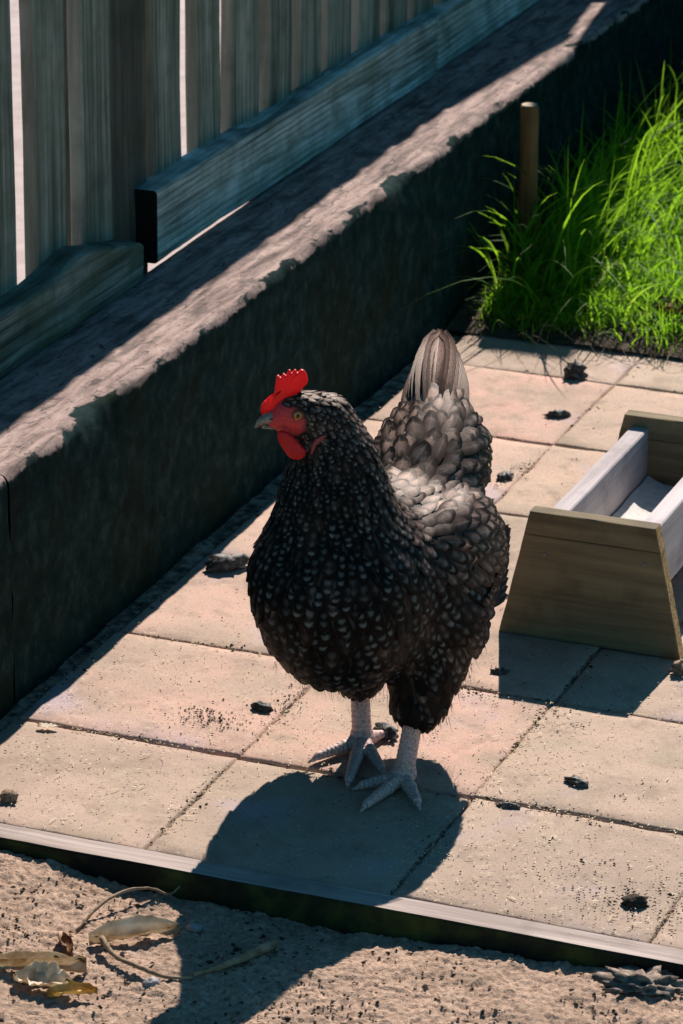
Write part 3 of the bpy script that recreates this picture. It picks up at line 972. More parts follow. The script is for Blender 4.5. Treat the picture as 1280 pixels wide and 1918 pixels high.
tri = np.concatenate([BFq[:, [0, 1, 2]], BFq[:, [0, 2, 3]]])
A_, B_, C_ = BVv[tri[:, 0]], BVv[tri[:, 1]], BVv[tri[:, 2]]
cr_ = np.cross(B_ - A_, C_ - A_); area = np.linalg.norm(cr_, axis=1)
cdf = np.cumsum(area / area.sum())
NC = 150000
ti = np.searchsorted(cdf, nrs.rand(NC)); ti = np.minimum(ti, len(tri) - 1)
r1 = np.sqrt(nrs.rand(NC)); rr2 = nrs.rand(NC)
cand = A_[ti] * (1 - r1)[:, None] + B_[ti] * (r1 * (1 - rr2))[:, None] + C_[ti] * (r1 * rr2)[:, None]
hashg = {}
cell = .014
placed = []
for p in cand:
    px, py, pz = p
    if pz < .05: continue
    fd = np.linalg.norm((p - FACE) * np.array((1.0, .8, 1.1)))
    if fd < .0198 or (px < -.1005 and pz > .355): continue
    key = (int(px // cell), int(py // cell), int(pz // cell))
    near = [q for i in (-1, 0, 1) for j in (-1, 0, 1) for k in (-1, 0, 1) for q in hashg.get((key[0] + i, key[1] + j, key[2] + k), ())]
    # cheap reject before the costly field lookup
    if any((q[0] - px) ** 2 + (q[1] - py) ** 2 + (q[2] - pz) ** 2 < (q[3] * .92) ** 2 for q in near): continue
    dv, pr = lie(p)
    hashg.setdefault(key, []).append((px, py, pz, pr[2]))
    placed.append((p, dv, pr))

def feather_verts(p, dv, L, W, lift, rows=5, cols=3, curl=0.0, point=.5):
    """a cupped vane lying on the body surface; returns verts, uv"""
    loc_, nor, _, _ = bvh.find_nearest(Vector(p))
    nor = nor.normalized()
    d_ = Vector(dv); d_ = d_ - nor * d_.dot(nor)
    if d_.length < 1e-4: d_ = Vector((0, 0, -1))
    d_.normalize()
    d_ = (Matrix.Rotation(rnd.gauss(0, .16), 3, nor) @ d_)
    roll = rnd.gauss(0, .05) * W
    s_ = nor.cross(d_)
    vs_, uvs = [], []
    for i in range(rows + 1):
        t = i / rows
        if t < point: wv = .55 + .45 * math.sin(math.pi / 2 * t / point)
        else: wv = math.sqrt(max(0, 1 - ((t - point) / (1.04 - point)) ** 2.4))
        for j in range(cols):
            s = (j / (cols - 1) * 2 - 1)
            q = Vector(p) + d_ * (L * t) + s_ * (W / 2 * wv * s)
            l2, n2, _, _ = bvh.find_nearest(q)
            off = .0004 + lift * t * (1 + curl * t) + .0009 * (1 - s * s) * (W / .014) + roll * s * t
            if (q - l2).length > L * .8: l2 = q; n2 = nor
            vs_.append(l2 * .75 + q * .25 + n2 * off)
            uvs.append((.5 + .5 * s, t))
    return vs_, uvs

RC = [(i * 3 + j, i * 3 + j + 1, (i + 1) * 3 + j + 1, (i + 1) * 3 + j) for i in range(5) for j in range(2)]
regions = {'hackle_plumage': [], 'breast_plumage': [], 'wing': [], 'saddle_plumage': [], 'thigh_plumage': []}
for p, dv, pr in placed:
    lat = .93 * p[0] - .37 * p[1]            # across the body, positive to the visible flank
    if p[2] > .27 and p[1] < .01: reg = 'hackle_plumage'
    elif lat > .048 and p[2] > .135 and -.045 < p[1] < .16 and p[2] < .262: reg = 'wing'
    elif p[1] > .035 and p[2] > .215 or (p[1] > -.02 and p[2] > .262): reg = 'saddle_plumage'
    elif p[2] < .125 and p[1] > -.075: reg = 'thigh_plumage'
    else: reg = 'breast_plumage'
    regions[reg].append((p, dv, pr))
part = {}
for reg, items in regions.items():
    V_, U_, T_, F_ = [], [], [], []
    for p, dv, pr in items:
        L, W, sp, lit_tone = pr
        k = rnd.uniform(.78, 1.25)
        fl = (.0019 + .0027 * lit_tone) * min(1, L / .026)
        if reg == 'thigh_plumage': fl *= 1.5
        v_, uv_ = feather_verts(p, dv, L * k, W * rnd.uniform(.8, 1.2), fl * rnd.uniform(.6, 1.5), point=.5 if reg != 'hackle_plumage' else .4)
        if reg == 'thigh_plumage' and rnd.random() < .75: uv_ = [(q[0], q[1] * .2) for q in uv_]
        b = len(V_)
        V_ += v_; U_ += uv_
        T_ += [min(1, max(0, lit_tone + rnd.gauss(0, .12)))] * len(v_)
        F_ += [tuple(b + i for i in f) for f in RC]
    me = mesh(reg, np.array([tuple(v) for v in V_]), np.array(F_), M['feather'], True, uv=U_, attrs={'lit_tone': T_})
    part[reg] = obj(reg, me, hen)
    tag(part[reg], kind='stuff')
print('feathers', len(placed))

def long_feather(name, root, tip, side, W, lit_tone, parent, bow=.0, rows=9, cup=.12, uk=1.0):
    root, tip, side = Vector(root), Vector(tip), Vector(side).normalized()
    ax = tip - root
    nrm = ax.cross(side).normalized()
    side = nrm.cross(ax).normalized()
    vs_, uvs, fs = [], [], []
    for i in range(rows + 1):
        t = i / rows
        if t < .6: wv = .35 + .65 * math.sin(math.pi / 2 * t / .6)
        else: wv = math.sqrt(max(0, 1 - ((t - .6) / .41) ** 2.6))
        for j in range(5):
            s = j / 2 - 1
            q = root + ax * t + side * (W / 2 * wv * s) + nrm * (bow * math.sin(math.pi * t) - cup * W * s * s)
            vs_.append(q); uvs.append((.5 + .5 * s * uk, .05 + .70 * t if uk < 1 else t))
    for i in range(rows):
        for j in range(4):
            a = i * 5 + j
            fs.append((a, a + 1, a + 6, a + 5))
    me = mesh(name, np.array([tuple(v) for v in vs_]), np.array(fs), M['feather'], True, uv=uvs, attrs={'lit_tone': [lit_tone] * len(vs_)})
    o = obj(name, me, parent)
    return o

# flight feathers along the lower edge of the folded wing (sub-parts of the wing)
for k in range(9):
    t = k / 8
    r0 = Vector((.082 + .018 * t, -.02 + .055 * t, .180 + .012 * t))
    tp = Vector((.122 + .004 * t, .085 + .055 * t, .150 + .050 * t))
    l2, n2, _, _ = bvh.find_nearest(r0)
    long_feather('flight_feather', l2 + n2 * .004, tp, (.25, -.1, -1), .020, .35 + .4 * t, part['wing'], .006)
# tail feathers: a narrow rounded tent seen from the front
for k in range(6):
    for sgn in (-1, 1):
        t = k / 5
        r0 = (.044 + sgn * (.003 + .014 * t), .130 + .012 * t, .302 - .016 * t)
        tp = (.057 + sgn * (.002 + .012 * t) + rnd.uniform(-.001, .001), .276 - .022 * t, .3635 - .026 * t)
        long_feather('tail_feather', r0, tp, (1, .05 * sgn, -sgn * (.10 + .75 * t)), .034, rnd.uniform(.8, 1), hen, -.006, cup=.12, uk=.75)

# wispy fluff at the thighs and belly
def strands(name, items, mat, parent, w=.0009):
    V_, F_, U_, T_ = [], [], [], []
    for p, d_, L in items:
        p = Vector(p); d_ = Vector(d_).normalized()
        sd_ = d_.cross(Vector((rnd.uniform(-1, 1), rnd.uniform(-1, 1), rnd.uniform(-.3, .3)))).normalized()
        b = len(V_)
        bend = Vector((rnd.uniform(-.3, .3), rnd.uniform(-.3, .3), -.1))
        for i in range(4):
            t = i / 3
            q = p + d_ * (L * t) + bend * (L * t * t)
            ww = w * (1 - t * .85)
            V_ += [q - sd_ * ww / 2, q + sd_ * ww / 2]; U_ += [(0, t * .5), (1, t * .5)]; T_ += [.1, .1]
        for i in range(3): F_.append((b + 2 * i, b + 2 * i + 1, b + 2 * i + 3, b + 2 * i + 2))
    return obj(name, mesh(name, np.array([tuple(v) for v in V_]), np.array(F_), mat, True, uv=U_, attrs={'lit_tone': T_}), parent)
fl = []
for p, dv, pr in regions['thigh_plumage'] + [q for q in regions['breast_plumage'] if q[0][2] < .14]:
    for _ in range(2):
        l2, n2, _, _ = bvh.find_nearest(Vector(p))
        fl.append((l2 + n2 * .002 + Vector((rnd.uniform(-.006, .006), rnd.uniform(-.006, .006), 0)), Vector(dv) * .9 + n2 * rnd.uniform(.05, .25) + Vector((0, 0, -.25)), rnd.uniform(.008, .019)))
tag(strands('fluff', fl, M['feather'], hen, .0006), kind='stuff')

# ---- comb, wattle, beak, eye
def mat_comb():
    n = NT('comb_skin')
    v = n.co('Object', rand=False)
    f = n.noise(v, 260, 4, .6)
    c = n.ramp(f, [(.3, (.62, .014, .016)), (.6, (.78, .022, .026)), (.8, (.82, .06, .055))])
    n.done(c, .38, n.bump(n.noise(v, 900, 2, .5), .4, .0005), .45)
    tr_ = n.n('ShaderNodeBsdfTranslucent', {'Color': (.85, .03, .03)})
    mx = n.n('ShaderNodeMixShader', {0: .42, 1: n.b.outputs[0], 2: tr_.outputs[0]})
    n.t.links.new(mx.outputs[0], n.out.inputs['Surface'])
    return n.m
M['comb'] = mat_comb()
n = NT('earlobe_skin'); M['ear'] = n.done((.26, .03, .028), .5)
def plate(name, outline, th, mat, parent, axis_pt, yslope=0.0, loc=(0, 0, 0), bulge=.6, wave=.0):
    """fleshy plate from an outline in the x-z plane, swollen in the middle, rounded at the rim"""
    import bmesh
    ol = [Vector((x, 0, z)) for x, z in outline]
    nO = len(ol)
    c = sum(ol, Vector()) / nO
    vs_, fs = [], []
    rings = [(1.0, 0.0), (.965, .55), (.88, .85), (.6, 1.0), (.25, 1.0)]
    for sgn in (-1, 1):
        for (s, h) in rings:
            for q in ol:
                v = c + (q - c) * s
                vs_.append((v.x, sgn * th / 2 * h + wave * math.sin(v.x * 260), v.z))
    m = len(rings)
    for side in (0, 1):
        b = side * m * nO
        for i in range(m - 1):
            for j in range(nO):
                k = (j + 1) % nO
                f = (b + i * nO + j, b + i * nO + k, b + (i + 1) * nO + k, b + (i + 1) * nO + j)
                fs.append(f if side == 0 else f[::-1])
        cap = tuple(b + (m - 1) * nO + j for j in range(nO))
        fs.append(cap if side == 0 else cap[::-1])
    me = mesh(name, vs_, fs, mat, True)
    bm = bmesh.new(); bm.from_mesh(me)
    bmesh.ops.remove_doubles(bm, verts=bm.verts, dist=.00002)
    bmesh.ops.recalc_face_normals(bm, faces=bm.faces)
    bm.to_mesh(me); bm.free()
    me.polygons.foreach_set('use_smooth', np.ones(len(me.polygons), dtype=bool))
    o = obj(name, me, parent, loc)
    return o
# outline read as (x, z) millimetres around the crown
SC = 1.0 / 1872 / 4.923
def crown(zx, zy):       # comb outline drawn at the head, millimetre-scale
    return ((zx - 500) * SC, (430 - zy) * SC * 1.12)
comb_pts = [(170, 430), (158, 395), (163, 350), (185, 322), (225, 312), (258, 314), (274, 290), (278, 240), (284, 190), (292, 140), (300, 106), (310, 102), (320, 112), (332, 120),
            (342, 112), (352, 88), (362, 88), (372, 98), (384, 100), (392, 76), (402, 56), (414, 54), (422, 68), (432, 82), (442, 68), (452, 54), (464, 52), (472, 66), (484, 80), (496, 66), (514, 52), (540, 62), (562, 96), (572, 140), (564, 172),
            (530, 200), (505, 235), (450, 262), (410, 285), (390, 320), (360, 360), (330, 400), (300, 440), (250, 452), (205, 446)]
plate('comb', [crown(*q) for q in comb_pts], .0078, M['comb'], hen, None, loc=(-.0838, -.0655, .3905), wave=.0006)
wat_pts = [(300, 560), (330, 545), (380, 556), (430, 590), (480, 640), (530, 690), (550, 715), (545, 745), (520, 775), (480, 788), (435, 782), (390, 755), (350, 705), (318, 655), (298, 610)]
w1 = plate('wattle', [crown(*q) for q in wat_pts], .0055, M['comb'], hen, None, loc=(-.0828, -.0850, .3960))
w2 = plate('wattle', [crown(q[0] - 12, q[1] - 18) for q in wat_pts], .0050, M['comb'], hen, None, loc=(-.0828, -.0680, .3960))
ear_pts = [(610, 640), (640, 605), (690, 580), (735, 575), (705, 610), (660, 640), (630, 680), (605, 740), (585, 735), (595, 690)]
plate('earlobe', [crown(*q) for q in ear_pts], .0040, M['ear'], hen, None, loc=(-.0830, -.0850, .3960))
M['horn'] = mat_simple('beak_horn', [(.3, (.10, .075, .055)), (.55, (.26, .19, .14)), (.75, (.42, .33, .26))], 130, .32, .0003, spec=.5)
def beak(name, pts, rads, flat):
    v_, f_ = tube(smooth_path(pts, 10), [np.interp(i / 10, np.linspace(0, 1, len(rads)), rads) for i in range(11)], 12, flat)
    return obj(name, mesh(name, v_, f_, M['horn'], True), hen)
bk_ = beak('beak', [(-.100, -.0665, .3885), (-.110, -.0705, .3895), (-.119, -.0735, .3872), (-.1262, -.0755, .3812)], [.0074, .0066, .0043, .0009], 1.0)
lb = beak('lower_beak', [(-.100, -.0668, .3815), (-.110, -.0705, .3806), (-.1195, -.0735, .3802)], [.0052, .0042, .0010], .6)
for sgn in (-1,):
    v_, f_ = tube([(-.109, -.0765, .3902), (-.1125, -.0772, .3898)], [.0009, .0007], 8)
    obj('nostril', mesh('nostril', v_, f_, M['dropping']), bk_)
def ball(name, c, r, mat, parent, sq=(1, 1, 1)):
    import bmesh
    bm = bmesh.new(); bmesh.ops.create_uvsphere(bm, u_segments=16, v_segments=10, radius=r)
    for v in bm.verts: v.co = Vector((v.co.x * sq[0], v.co.y * sq[1], v.co.z * sq[2]))
    me = bpy.data.meshes.new(name); bm.to_mesh(me); bm.free()
    me.polygons.foreach_set('use_smooth', np.ones(len(me.polygons), dtype=bool))
    me.materials.append(mat)
    return obj(name, me, parent, c)
n = NT('iris'); M['iris'] = n.done((.50, .19, .03), .1, None, .6)
n = NT('pupil'); M['pupil'] = n.done((.004, .004, .004), .08, None, .7)
EYE = Vector((-.0852, 0, .3955))
hit = bvh.ray_cast(Vector((EYE.x, -.2, EYE.z)), Vector((0, 1, 0)))[0]
ey = ball('eye', (hit.x, hit.y + .0012, hit.z), .0046, M['iris'], hen, (1, .75, 1))
ball('pupil', (0, -.0024, 0), .0022, M['pupil'], ey, (1, .7, 1))
tv, tf = [], []
for i in range(20):
    a = 2 * math.pi * i / 20
    for j in range(6):
        b = 2 * math.pi * j / 6
        rr = .0052 + .0011 * math.cos(b)
        tv.append((rr * math.cos(a), -.0008 + .0011 * math.sin(b), rr * .86 * math.sin(a)))
for i in range(20):
    for j in range(6):
        tf.append((i * 6 + j, i * 6 + (j + 1) % 6, ((i + 1) % 20) * 6 + (j + 1) % 6, ((i + 1) % 20) * 6 + j))
n = NT('eyelid'); M['lid'] = n.done((.10, .03, .022), .6)
obj('eyelid', mesh('eyelid', tv, tf, M['lid'], True), ey)

# ================================================================== GRASS
lawn_n = 60
lx = np.linspace(-.03, 1.6, lawn_n + 1); ly = np.linspace(1.625, 3.2, lawn_n + 1)
def lawn_z(x, y):
    e = min(1, max(0, (y - 1.625 - .012 * math.sin(x * 23)) / .10))
    return .002 + .016 * e + .006 * noise.noise(Vector((x * 9, y * 9, 0)))
LV = np.array([(x, y, lawn_z(x, y)) for y in ly for x in lx])
I = np.arange((lawn_n + 1) ** 2).reshape(lawn_n + 1, lawn_n + 1)
LF = np.stack([I[:-1, :-1], I[:-1, 1:], I[1:, 1:], I[1:, :-1]], -1).reshape(-1, 4)
tag(obj('lawn_soil', mesh('lawn_soil', LV, LF, M['soil'], True)), kind='structure')

def blades(name, n, xr, yr, hr, wr, lean, segs, seed, dens=None, tint=(0.3, .25), head=None):
    R = np.random.RandomState(seed)
    x = R.uniform(*xr, n); y = R.uniform(*yr, n)
    if dens is not None:
        keep = R.rand(n) < dens(x, y)
        x, y = x[keep], y[keep]
    n = len(x)
    z = np.array([lawn_z(a, b) for a, b in zip(x, y)]) - .003
    h = R.uniform(*hr, n) * np.clip(R.normal(1, .22, n), .5, 1.6)
    az = R.uniform(0, 2 * np.pi, n)
    if head is not None: az = np.where(R.rand(n) < .75, R.normal(head, .8, n), az)
    ln = np.abs(R.normal(lean, lean * .5, n))
    w = R.uniform(*wr, n)
    fa = R.uniform(0, 2 * np.pi, n)
    t = np.linspace(0, 1, segs + 1)
    bend = (t[None] ** 1.8) * ln[:, None] * h[:, None]
    zz = h[:, None] * (t[None] - .42 * np.minimum(ln, 1.5)[:, None] * t[None] ** 3)
    cx = x[:, None] + np.cos(az)[:, None] * bend
    cy = y[:, None] + np.sin(az)[:, None] * bend
    cz = z[:, None] + zz
    wd = w[:, None] * (1 - t[None] ** 2.2) * .5 + .00015
    dx = np.cos(fa)[:, None] * wd; dy = np.sin(fa)[:, None] * wd
    Lf = np.stack([cx - dx, cy - dy, cz], -1); Rt = np.stack([cx + dx, cy + dy, cz], -1)
    V_ = np.stack([Lf, Rt], 2).reshape(-1, 3)
    st = 2 * (segs + 1)
    base = (np.arange(n) * st)[:, None, None]
    q = np.array([(2 * i, 2 * i + 1, 2 * i + 3, 2 * i + 2) for i in range(segs)])[None]
    F_ = (base + q).reshape(-1, 4)
    uv = np.tile(np.stack([np.tile([0, 1], segs + 1), np.repeat(t, 2)], -1), (n, 1))
    tn = np.clip(R.normal(tint[0], tint[1], n), 0, .9)
    tn = np.where(R.rand(n) < (.06 if segs < 6 else .015), .98, tn)
    o = obj(name, mesh(name, V_, F_, M['grass'], True, uv=uv, attrs={'tint': np.repeat(tn, st)}))
    return o
nz = lambda x, y, s, o=0: np.array([noise.noise(Vector((a * s, b * s, o))) for a, b in zip(x, y)])
d1 = lambda x, y: np.clip((y - 1.635 + .03 * nz(x, y, 14)) / .05, 0.05, 1) * np.clip(.75 + .6 * nz(x, y, 7, 3), .25, 1)
tag(blades('lawn_grass', 100000, (.0, 1.1), (1.618, 3.0), (.022, .045), (.0014, .0030), .8, 4, 5, d1, (.45, .22), -1.3),
    'short bright green lawn grass beyond the paving', 'grass', kind='stuff')
d2 = lambda x, y: np.clip(np.exp(-((x - .03) / .16) ** 2) + .05 * np.exp(-((y - 2.3) / .35) ** 2) * np.clip((.75 - x) / .3, 0, 1), 0, 1) * np.clip((y - 1.665) / .08, 0, 1)
tag(blades('long_grass', 3600, (.0, .85), (1.63, 3.05), (.07, .155), (.0026, .0048), .95, 7, 9, d2, (.4, .22), -.9),
    'long dark green grass blades growing along the foot of the wall', 'grass', kind='stuff')

d3 = lambda x, y: np.clip(np.exp(-((x - .04) / .065) ** 2) * np.clip((y - 1.70) / .15, 0, 1), 0, 1)
tag(blades('tall_grass_tuft', 3600, (-.005, .30), (1.72, 2.75), (.10, .21), (.0024, .0044), .6, 8, 31, d3, (.12, .15), -.6),
    'tall dark tuft of grass around the wooden stake by the wall', 'grass', kind='stuff')

# stray dry stems at the front edge of the lawn
def dry_stems():
    V_, F_ = [], []
    for k in range(46):
        x = rnd.uniform(.0, .62); y = 1.63 + rnd.uniform(-.04, .05)
        a = rnd.uniform(-2.6, -.5); L = rnd.uniform(.02, .07)
        z = .006 + rnd.uniform(0, .012)
        pts = smooth_path([(x, y, z), (x + math.cos(a) * L * .5, y + math.sin(a) * L * .5, z + rnd.uniform(0, .012)), (x + math.cos(a + .4) * L, y + math.sin(a + .4) * L, .002)], 6)
        v_, f_ = tube(pts, [.0006] * 7, 4)
        b = len(V_); V_ += v_; F_ += [tuple(b + i for i in f) for f in f_]
    return mesh('dry_stems', V_, F_, M['twig'])
tag(obj('dry_stems', dry_stems()), 'thin dry grass stems trailing from the lawn edge onto paving', 'dry grass', kind='stuff')

# ================================================================== DEBRIS ON THE PAVING
def scatter_mesh(name, items, mat):
    """items: (x, y, z, r, seed) -> many small angular crumbs in one mesh"""
    base = [(1, 0, 0), (-.9, .1, 0), (.1, .9, 0), (0, -1, .05), (.05, 0, .9), (0, .05, -.6)]
    fc = [(0, 2, 4), (2, 1, 4), (1, 3, 4), (3, 0, 4), (2, 0, 5), (1, 2, 5), (3, 1, 5), (0, 3, 5)]
    V_, F_ = [], []
    R = random.Random(5)
    for x, y, z, r in items:
        a = R.uniform(0, 6.28); c, s_ = math.cos(a), math.sin(a)
        k = (R.uniform(.6, 1.5), R.uniform(.5, 1.0), R.uniform(.4, .9))
        b = len(V_)
        for q in base:
            j = [q[i] * k[i] * r * R.uniform(.75, 1.25) for i in range(3)]
            V_.append((x + j[0] * c - j[1] * s_, y + j[0] * s_ + j[1] * c, z + j[2] + .3 * r))
        F_ += [tuple(b + i for i in f) for f in fc]
    return mesh(name, np.array(V_), np.array(F_), mat)

def flakes(items):
    """small slivers of straw and shavings lying on the slabs"""
    V_, F_ = [], []
    R = random.Random(9)
    for x, y, z, L, w in items:
        a = R.uniform(0, 6.28); c, s_ = math.cos(a), math.sin(a)
        t = R.uniform(-.15, .15); lift = R.uniform(.0004, .0014)
        b = len(V_)
        for u_, v_ in ((-.5, -.5), (0, -.6), (.5, -.35), (.5, .35), (0, .5), (-.5, .5)):
            px_, py_ = u_ * L, v_ * w
            V_.append((x + px_ * c - py_ * s_, y + px_ * s_ + py_ * c, z + lift + t * px_ + (.0006 if u_ == 0 else 0)))
        F_ += [(b, b + 1, b + 4, b + 5), (b + 1, b + 2, b + 3, b + 4)]
    return mesh('straw_flecks', np.array(V_), np.array(F_), M['straw'])

def joint_pull(x, y, k):
    """move a point towards the nearest joint between slabs"""
    jx = round(x / T) * T; jy = round(y / T) * T
    if abs(x - jx) < abs(y - jy): return jx + (x - jx) * k, y
    return x, jy + (y - jy) * k
R = random.Random(21)
it = []
def fleck_density(x, y):
    d = .30
    d += .9 * math.exp(-((x - .60) / .14) ** 2 - ((y - .10) / .12) ** 2)
    d += .8 * math.exp(-((x - .53) / .05) ** 2 - ((y - .36) / .12) ** 2)
    d += .5 * math.exp(-((x - .14) / .14) ** 2 - ((y - .14) / .09) ** 2)
    d += .3 * math.exp(-((x - .25) / .2) ** 2 - ((y - .35) / .12) ** 2)
    if y > .6: d *= .35
    return d
while len(it) < 5200:
    x, y = R.uniform(.0, 1.0), R.uniform(.02, 1.58)
    if R.random() > fleck_density(x, y) * (.6 + .9 * max(0, noise.noise(Vector((x * 16, y * 16, 3))) + .3)): continue
    if R.random() < .25: x, y = joint_pull(x, y, .12)
    L = R.uniform(.0012, .0040) if R.random() < .975 else R.uniform(.006, .012)
    it.append((x, y, .0012, L, R.uniform(.0005, .0012)))
tag(obj('straw_flecks', flakes(it)), 'pale flecks of straw and shavings strewn over the paving', 'straw', kind='stuff')
it = []
while len(it) < 1600:
    x, y = R.uniform(.0, 1.0), R.uniform(.02, 1.6)
    if R.random() > .2 + .9 * max(0, noise.noise(Vector((x * 11, y * 11, 8)))): continue
    if y > .75 and R.random() < .6: continue
    if R.random() < .30:
        x, y = joint_pull(x, y, .14)
        it.append((x, y, -.0012, R.uniform(.0010, .0028)))
    else: it.append((x, y, .0006, R.uniform(.0005, .0015)))
# denser sprinkles
for cx, cy, sx, sy, n_ in ((.183, .325, .020, .014, 170), (.53, .245, .03, .006, 60), (.60, .248, .04, .005, 50), (.716, .086, .03, .03, 150), (.67, .12, .05, .05, 120), (.51, .47, .02, .03, 90), (.24, .39, .012, .03, 60), (.43, .485, .03, .008, 60), (.24, 1.11, .01, .05, 60)):
    for _ in range(n_): it.append((R.gauss(cx, sx), max(.02, R.gauss(cy, sy)), .0006, R.uniform(.0006, .0019)))
tag(obj('dirt_crumbs', scatter_mesh('dirt_crumbs', it, M['crumb'])), 'dark crumbs of dirt sprinkled over the paving and its joints', 'dirt', kind='stuff')
it = []
while len(it) < 1500:                          # pale sandy crumbs filling some joints
    x, y = R.uniform(.0, 1.0), R.uniform(.02, 1.5)
    if noise.noise(Vector((x * 6, y * 6, 5))) < 0: continue
    x, y = joint_pull(x, y, .03)
    it.append((x, y, -.002, R.uniform(.0012, .0026)))
tag(obj('sandy_crumbs', scatter_mesh('sandy_crumbs', it, M['clod'])), 'sandy crumbs packed into the joints between the slabs', 'sand crumbs', kind='stuff')
it = []
while len(it) < 4200:
    x, y = R.uniform(-.02, .98), R.uniform(-.42, -.02)
    if R.random() > .35 + .9 * noise.noise(Vector((x * 13, y * 13, 2))): continue
    it.append((x, y, sand_h(x, y) + .0003, abs(R.gauss(.0010, .0009)) + .0005))
tag(obj('soil_crumbs', scatter_mesh('soil_crumbs', it[:1100], M['crumb'])), 'dark crumbs of soil scattered over the sandy ground', 'soil', kind='stuff')
tag(obj('sand_grains', scatter_mesh('sand_grains', it[1900:], M['clod'])), 'coarse sandy grains scattered over the sandy ground', 'sand grains', kind='stuff')

def dropping(x, y, r, seed, label, rot=0.0, z=0.0, mat='dropping', name='dropping', cat='dropping', rough=.6, group=None, sub=3):
    v_, f_ = lump((r[0] * 1.05, r[1], r[2] * 1.0), seed, rough=rough * 1.1, sub=sub, freq=3.2)
    o = obj(name, mesh(name, v_, f_, M[mat], True), None, (x, y, z), (0, 0, rot))
    return tag(o, label, cat, group)
dropping(.038, .712, (.022, .011, .012), 1, 'large black dropping on the paving beside the low wall, left of the hen', .75)
dropping(.228, .364, (.0095, .006, .006), 2, 'small dark dropping with a pale top, on the paving left of the hen', -.2)
dropping(.196, 1.503, (.013, .010, .016), 3, 'upright dark dropping near the lawn, farthest on the paving', .3)
dropping(.223, 1.350, (.014, .005, .006), 4, 'thin dark dropping on the pink slab beyond the trough', .5)
dropping(.234, 1.113, (.007, .012, .005), 5, 'dark dropping lying in the joint behind the hen', -.3)
dropping(.585, .315, (.012, .006, .005), 6, 'dark flat dropping alone in the middle of the right hand slab', -.3)
dropping(.540, .240, (.010, .004, .0035), 7, 'dark dropping at the slab corner right of the hen shadow', .1)
dropping(.084, .068, (.008, .006, .008), 8, 'brown lump on the paving at the left edge near the board', .2, mat='clod', cat='clod', name='dirt_clod')
dropping(.603, .622, (.010, .008, .011), 9, 'pale brown lump beside the lower right corner of the trough', .4, mat='clod', cat='clod', name='dirt_clod')
dropping(.716, .088, (.010, .008, .006), 10, 'crumbly dark lump on the front right slab', .4, mat='crumb', cat='clod', name='dirt_clod', rough=.8)
dropping(.369, .352, (.014, .009, .009), 12, 'black dropping on the paving just behind the hen feet', -.6)
dropping(.424, .548, (.008, .004, .004), 13, 'small dark dropping at the left edge of the trough shadow', .3)
dropping(.768, -.036, (.030, .022, .009), 14, 'low crumbly grey brown clod on the sand at the lower right', .2, sand_h(.768, -.036) - .004, 'greyclod', 'dirt_clod', 'clod', .9, sub=4)
dropping(.343, -.075, (.0075, .005, .005), 15, 'small pale pebble on the shaded sand', .2, sand_h(.343, -.075) - .001, 'pebble', 'pebble', 'pebble', .25)
dropping(.353, -.192, (.008, .006, .005), 16, 'pale grey pebble beside the curved stem on the sand', .9, sand_h(.353, -.192) - .001, 'pebble', 'pebble', 'pebble', .3)

def leaf(name, L, W, mat, seed, curl=.5, fold=.3, n=14, m=7):
    """dry leaf: a thin curled blade with real thickness and a midrib"""
    top = []
    for i in range(n + 1):
        t = i / n
        w = W * math.sin(math.pi * min(1, t * .96 + .04)) ** .7 * (1 - .25 * t) + .0006
        for j in range(m):
            s_ = j / (m - 1) * 2 - 1
            z = fold * W * abs(s_) ** 1.4 + curl * L * .25 * math.sin(math.pi * t) * (.5 + .5 * s_ * math.sin(seed)) + .10 * W * noise.noise(Vector((t * 4, s_ * 2, seed)))
            z += .25 * W * noise.noise(Vector((t * 9, s_ * 4, seed + 5)))
            top.append(Vector((L * (t - .5), w / 2 * s_ * (1 + .25 * noise.noise(Vector((t * 12, seed, s_ > 0)))), z)))
    nv = len(top)
    vs_ = top + [v - Vector((0, 0, .0005)) for v in top]
    fs = []
    for i in range(n):
        for j in range(m - 1):
            a = i * m + j
            fs.append((a, a + m, a + m + 1, a + 1))
            fs.append((nv + a, nv + a + 1, nv + a + m + 1, nv + a + m))
    rim = [j for j in range(m)] + [i * m + m - 1 for i in range(1, n + 1)] + [n * m + j for j in range(m - 2, -1, -1)] + [i * m for i in range(n - 1, 0, -1)]
    for k in range(len(rim)):
        a, b = rim[k], rim[(k + 1) % len(rim)]
        fs.append((b, a, nv + a, nv + b))
    mz = min(v.z for v in vs_)
    return mesh(name, [(v.x, v.y, v.z - mz) for v in vs_], fs, mat, True)
def put_leaf(x, y, z, L, W, mat, seed, rot, label, curl=.5, fold=.3, tilt=0.0):
    tag(obj('dry_leaf', leaf('dry_leaf', L, W, M[mat], seed, curl, fold), None, (x, y, z), (tilt, 0, rot)), label, 'leaf')
put_leaf(.045, .236, .0015, .022, .010, 'leaf_pale', 2, .3, 'small pale flake of leaf by the wall on the paving', .05, .05)
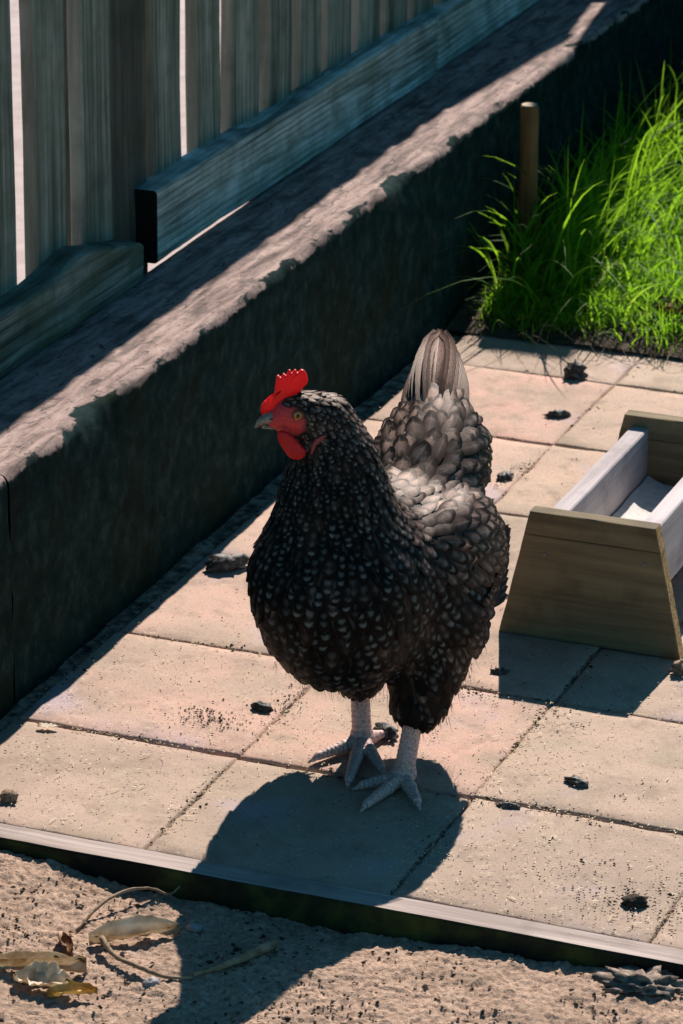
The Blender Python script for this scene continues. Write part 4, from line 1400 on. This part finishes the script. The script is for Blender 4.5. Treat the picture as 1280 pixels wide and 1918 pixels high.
put_leaf(.262, 1.745, .018, .075, .045, 'leaf_brown', 3, -.2, 'crumpled brown dead leaf on the lawn edge at right', .7, .35)
put_leaf(.303, -.118, sand_h(.29, -.125), .085, .022, 'leaf_pale', 1, .66, 'long pale curled dry leaf in sunlight on the sand', .45, .5)
put_leaf(.256, -.165, sand_h(.25, -.165), .042, .014, 'leaf_brown', 4, -.9, 'short brown shrivelled leaf beside the pale curled leaf', .6, .6)
put_leaf(.247, -.213, sand_h(.25, -.213), .095, .016, 'leaf_pale', 6, .40, 'narrow pale leaf blade lying at the left edge of the sand', .25, .9)
put_leaf(.268, -.236, sand_h(.26, -.24), .055, .030, 'leaf_pale', 8, .1, 'broad pale crumpled leaf at the bottom left on the sand', .6, .35)
put_leaf(.298, -.240, sand_h(.29, -.24), .045, .014, 'leaf_yellow', 9, .55, 'yellowish leaf strip at the bottom left of the sand', .5, .5)

def stem_(ctrl, r, label, **k):
    n = k.get('n', 26)
    pts = [p + Vector((0, 0, .0010 * noise.noise(Vector((i * .9, 2, 3))))) for i, p in enumerate(smooth_path([(x, y, sand_h(x, y) + dz) for x, y, dz in ctrl], n))]
    rr_ = [float(np.interp(i / n, np.linspace(0, 1, len(r)), r)) * (1 + .2 * noise.noise(Vector((i * .8, 0, 7)))) for i in range(n + 1)]
    v_, f_ = tube(pts, rr_, 8)
    return tag(obj('twig', mesh('twig', v_, f_, M['twig'], True)), label, 'twig')
stem_([(.246, -.122, .002), (.252, -.085, .010), (.262, -.050, .013), (.282, -.036, .012), (.298, -.030, .008), (.304, -.018, .014)], [.0012, .0016, .0014, .0012, .0008], 'thin arched twig on the sand close to the edging board')
stem_([(.283, -.146, .012), (.305, -.166, .008), (.332, -.180, .006), (.362, -.180, .004), (.385, -.172, .003)], [.0028, .0024, .0022, .0018, .0012], 'slender curved stem running from the dry leaves into the shadow')
stem_([(.385, -.170, .003), (.402, -.152, .004), (.416, -.122, .005), (.428, -.088, .008)], [.0016, .0030, .0044, .0056], 'thick curved dry stalk lying in the hen shadow on the sand')
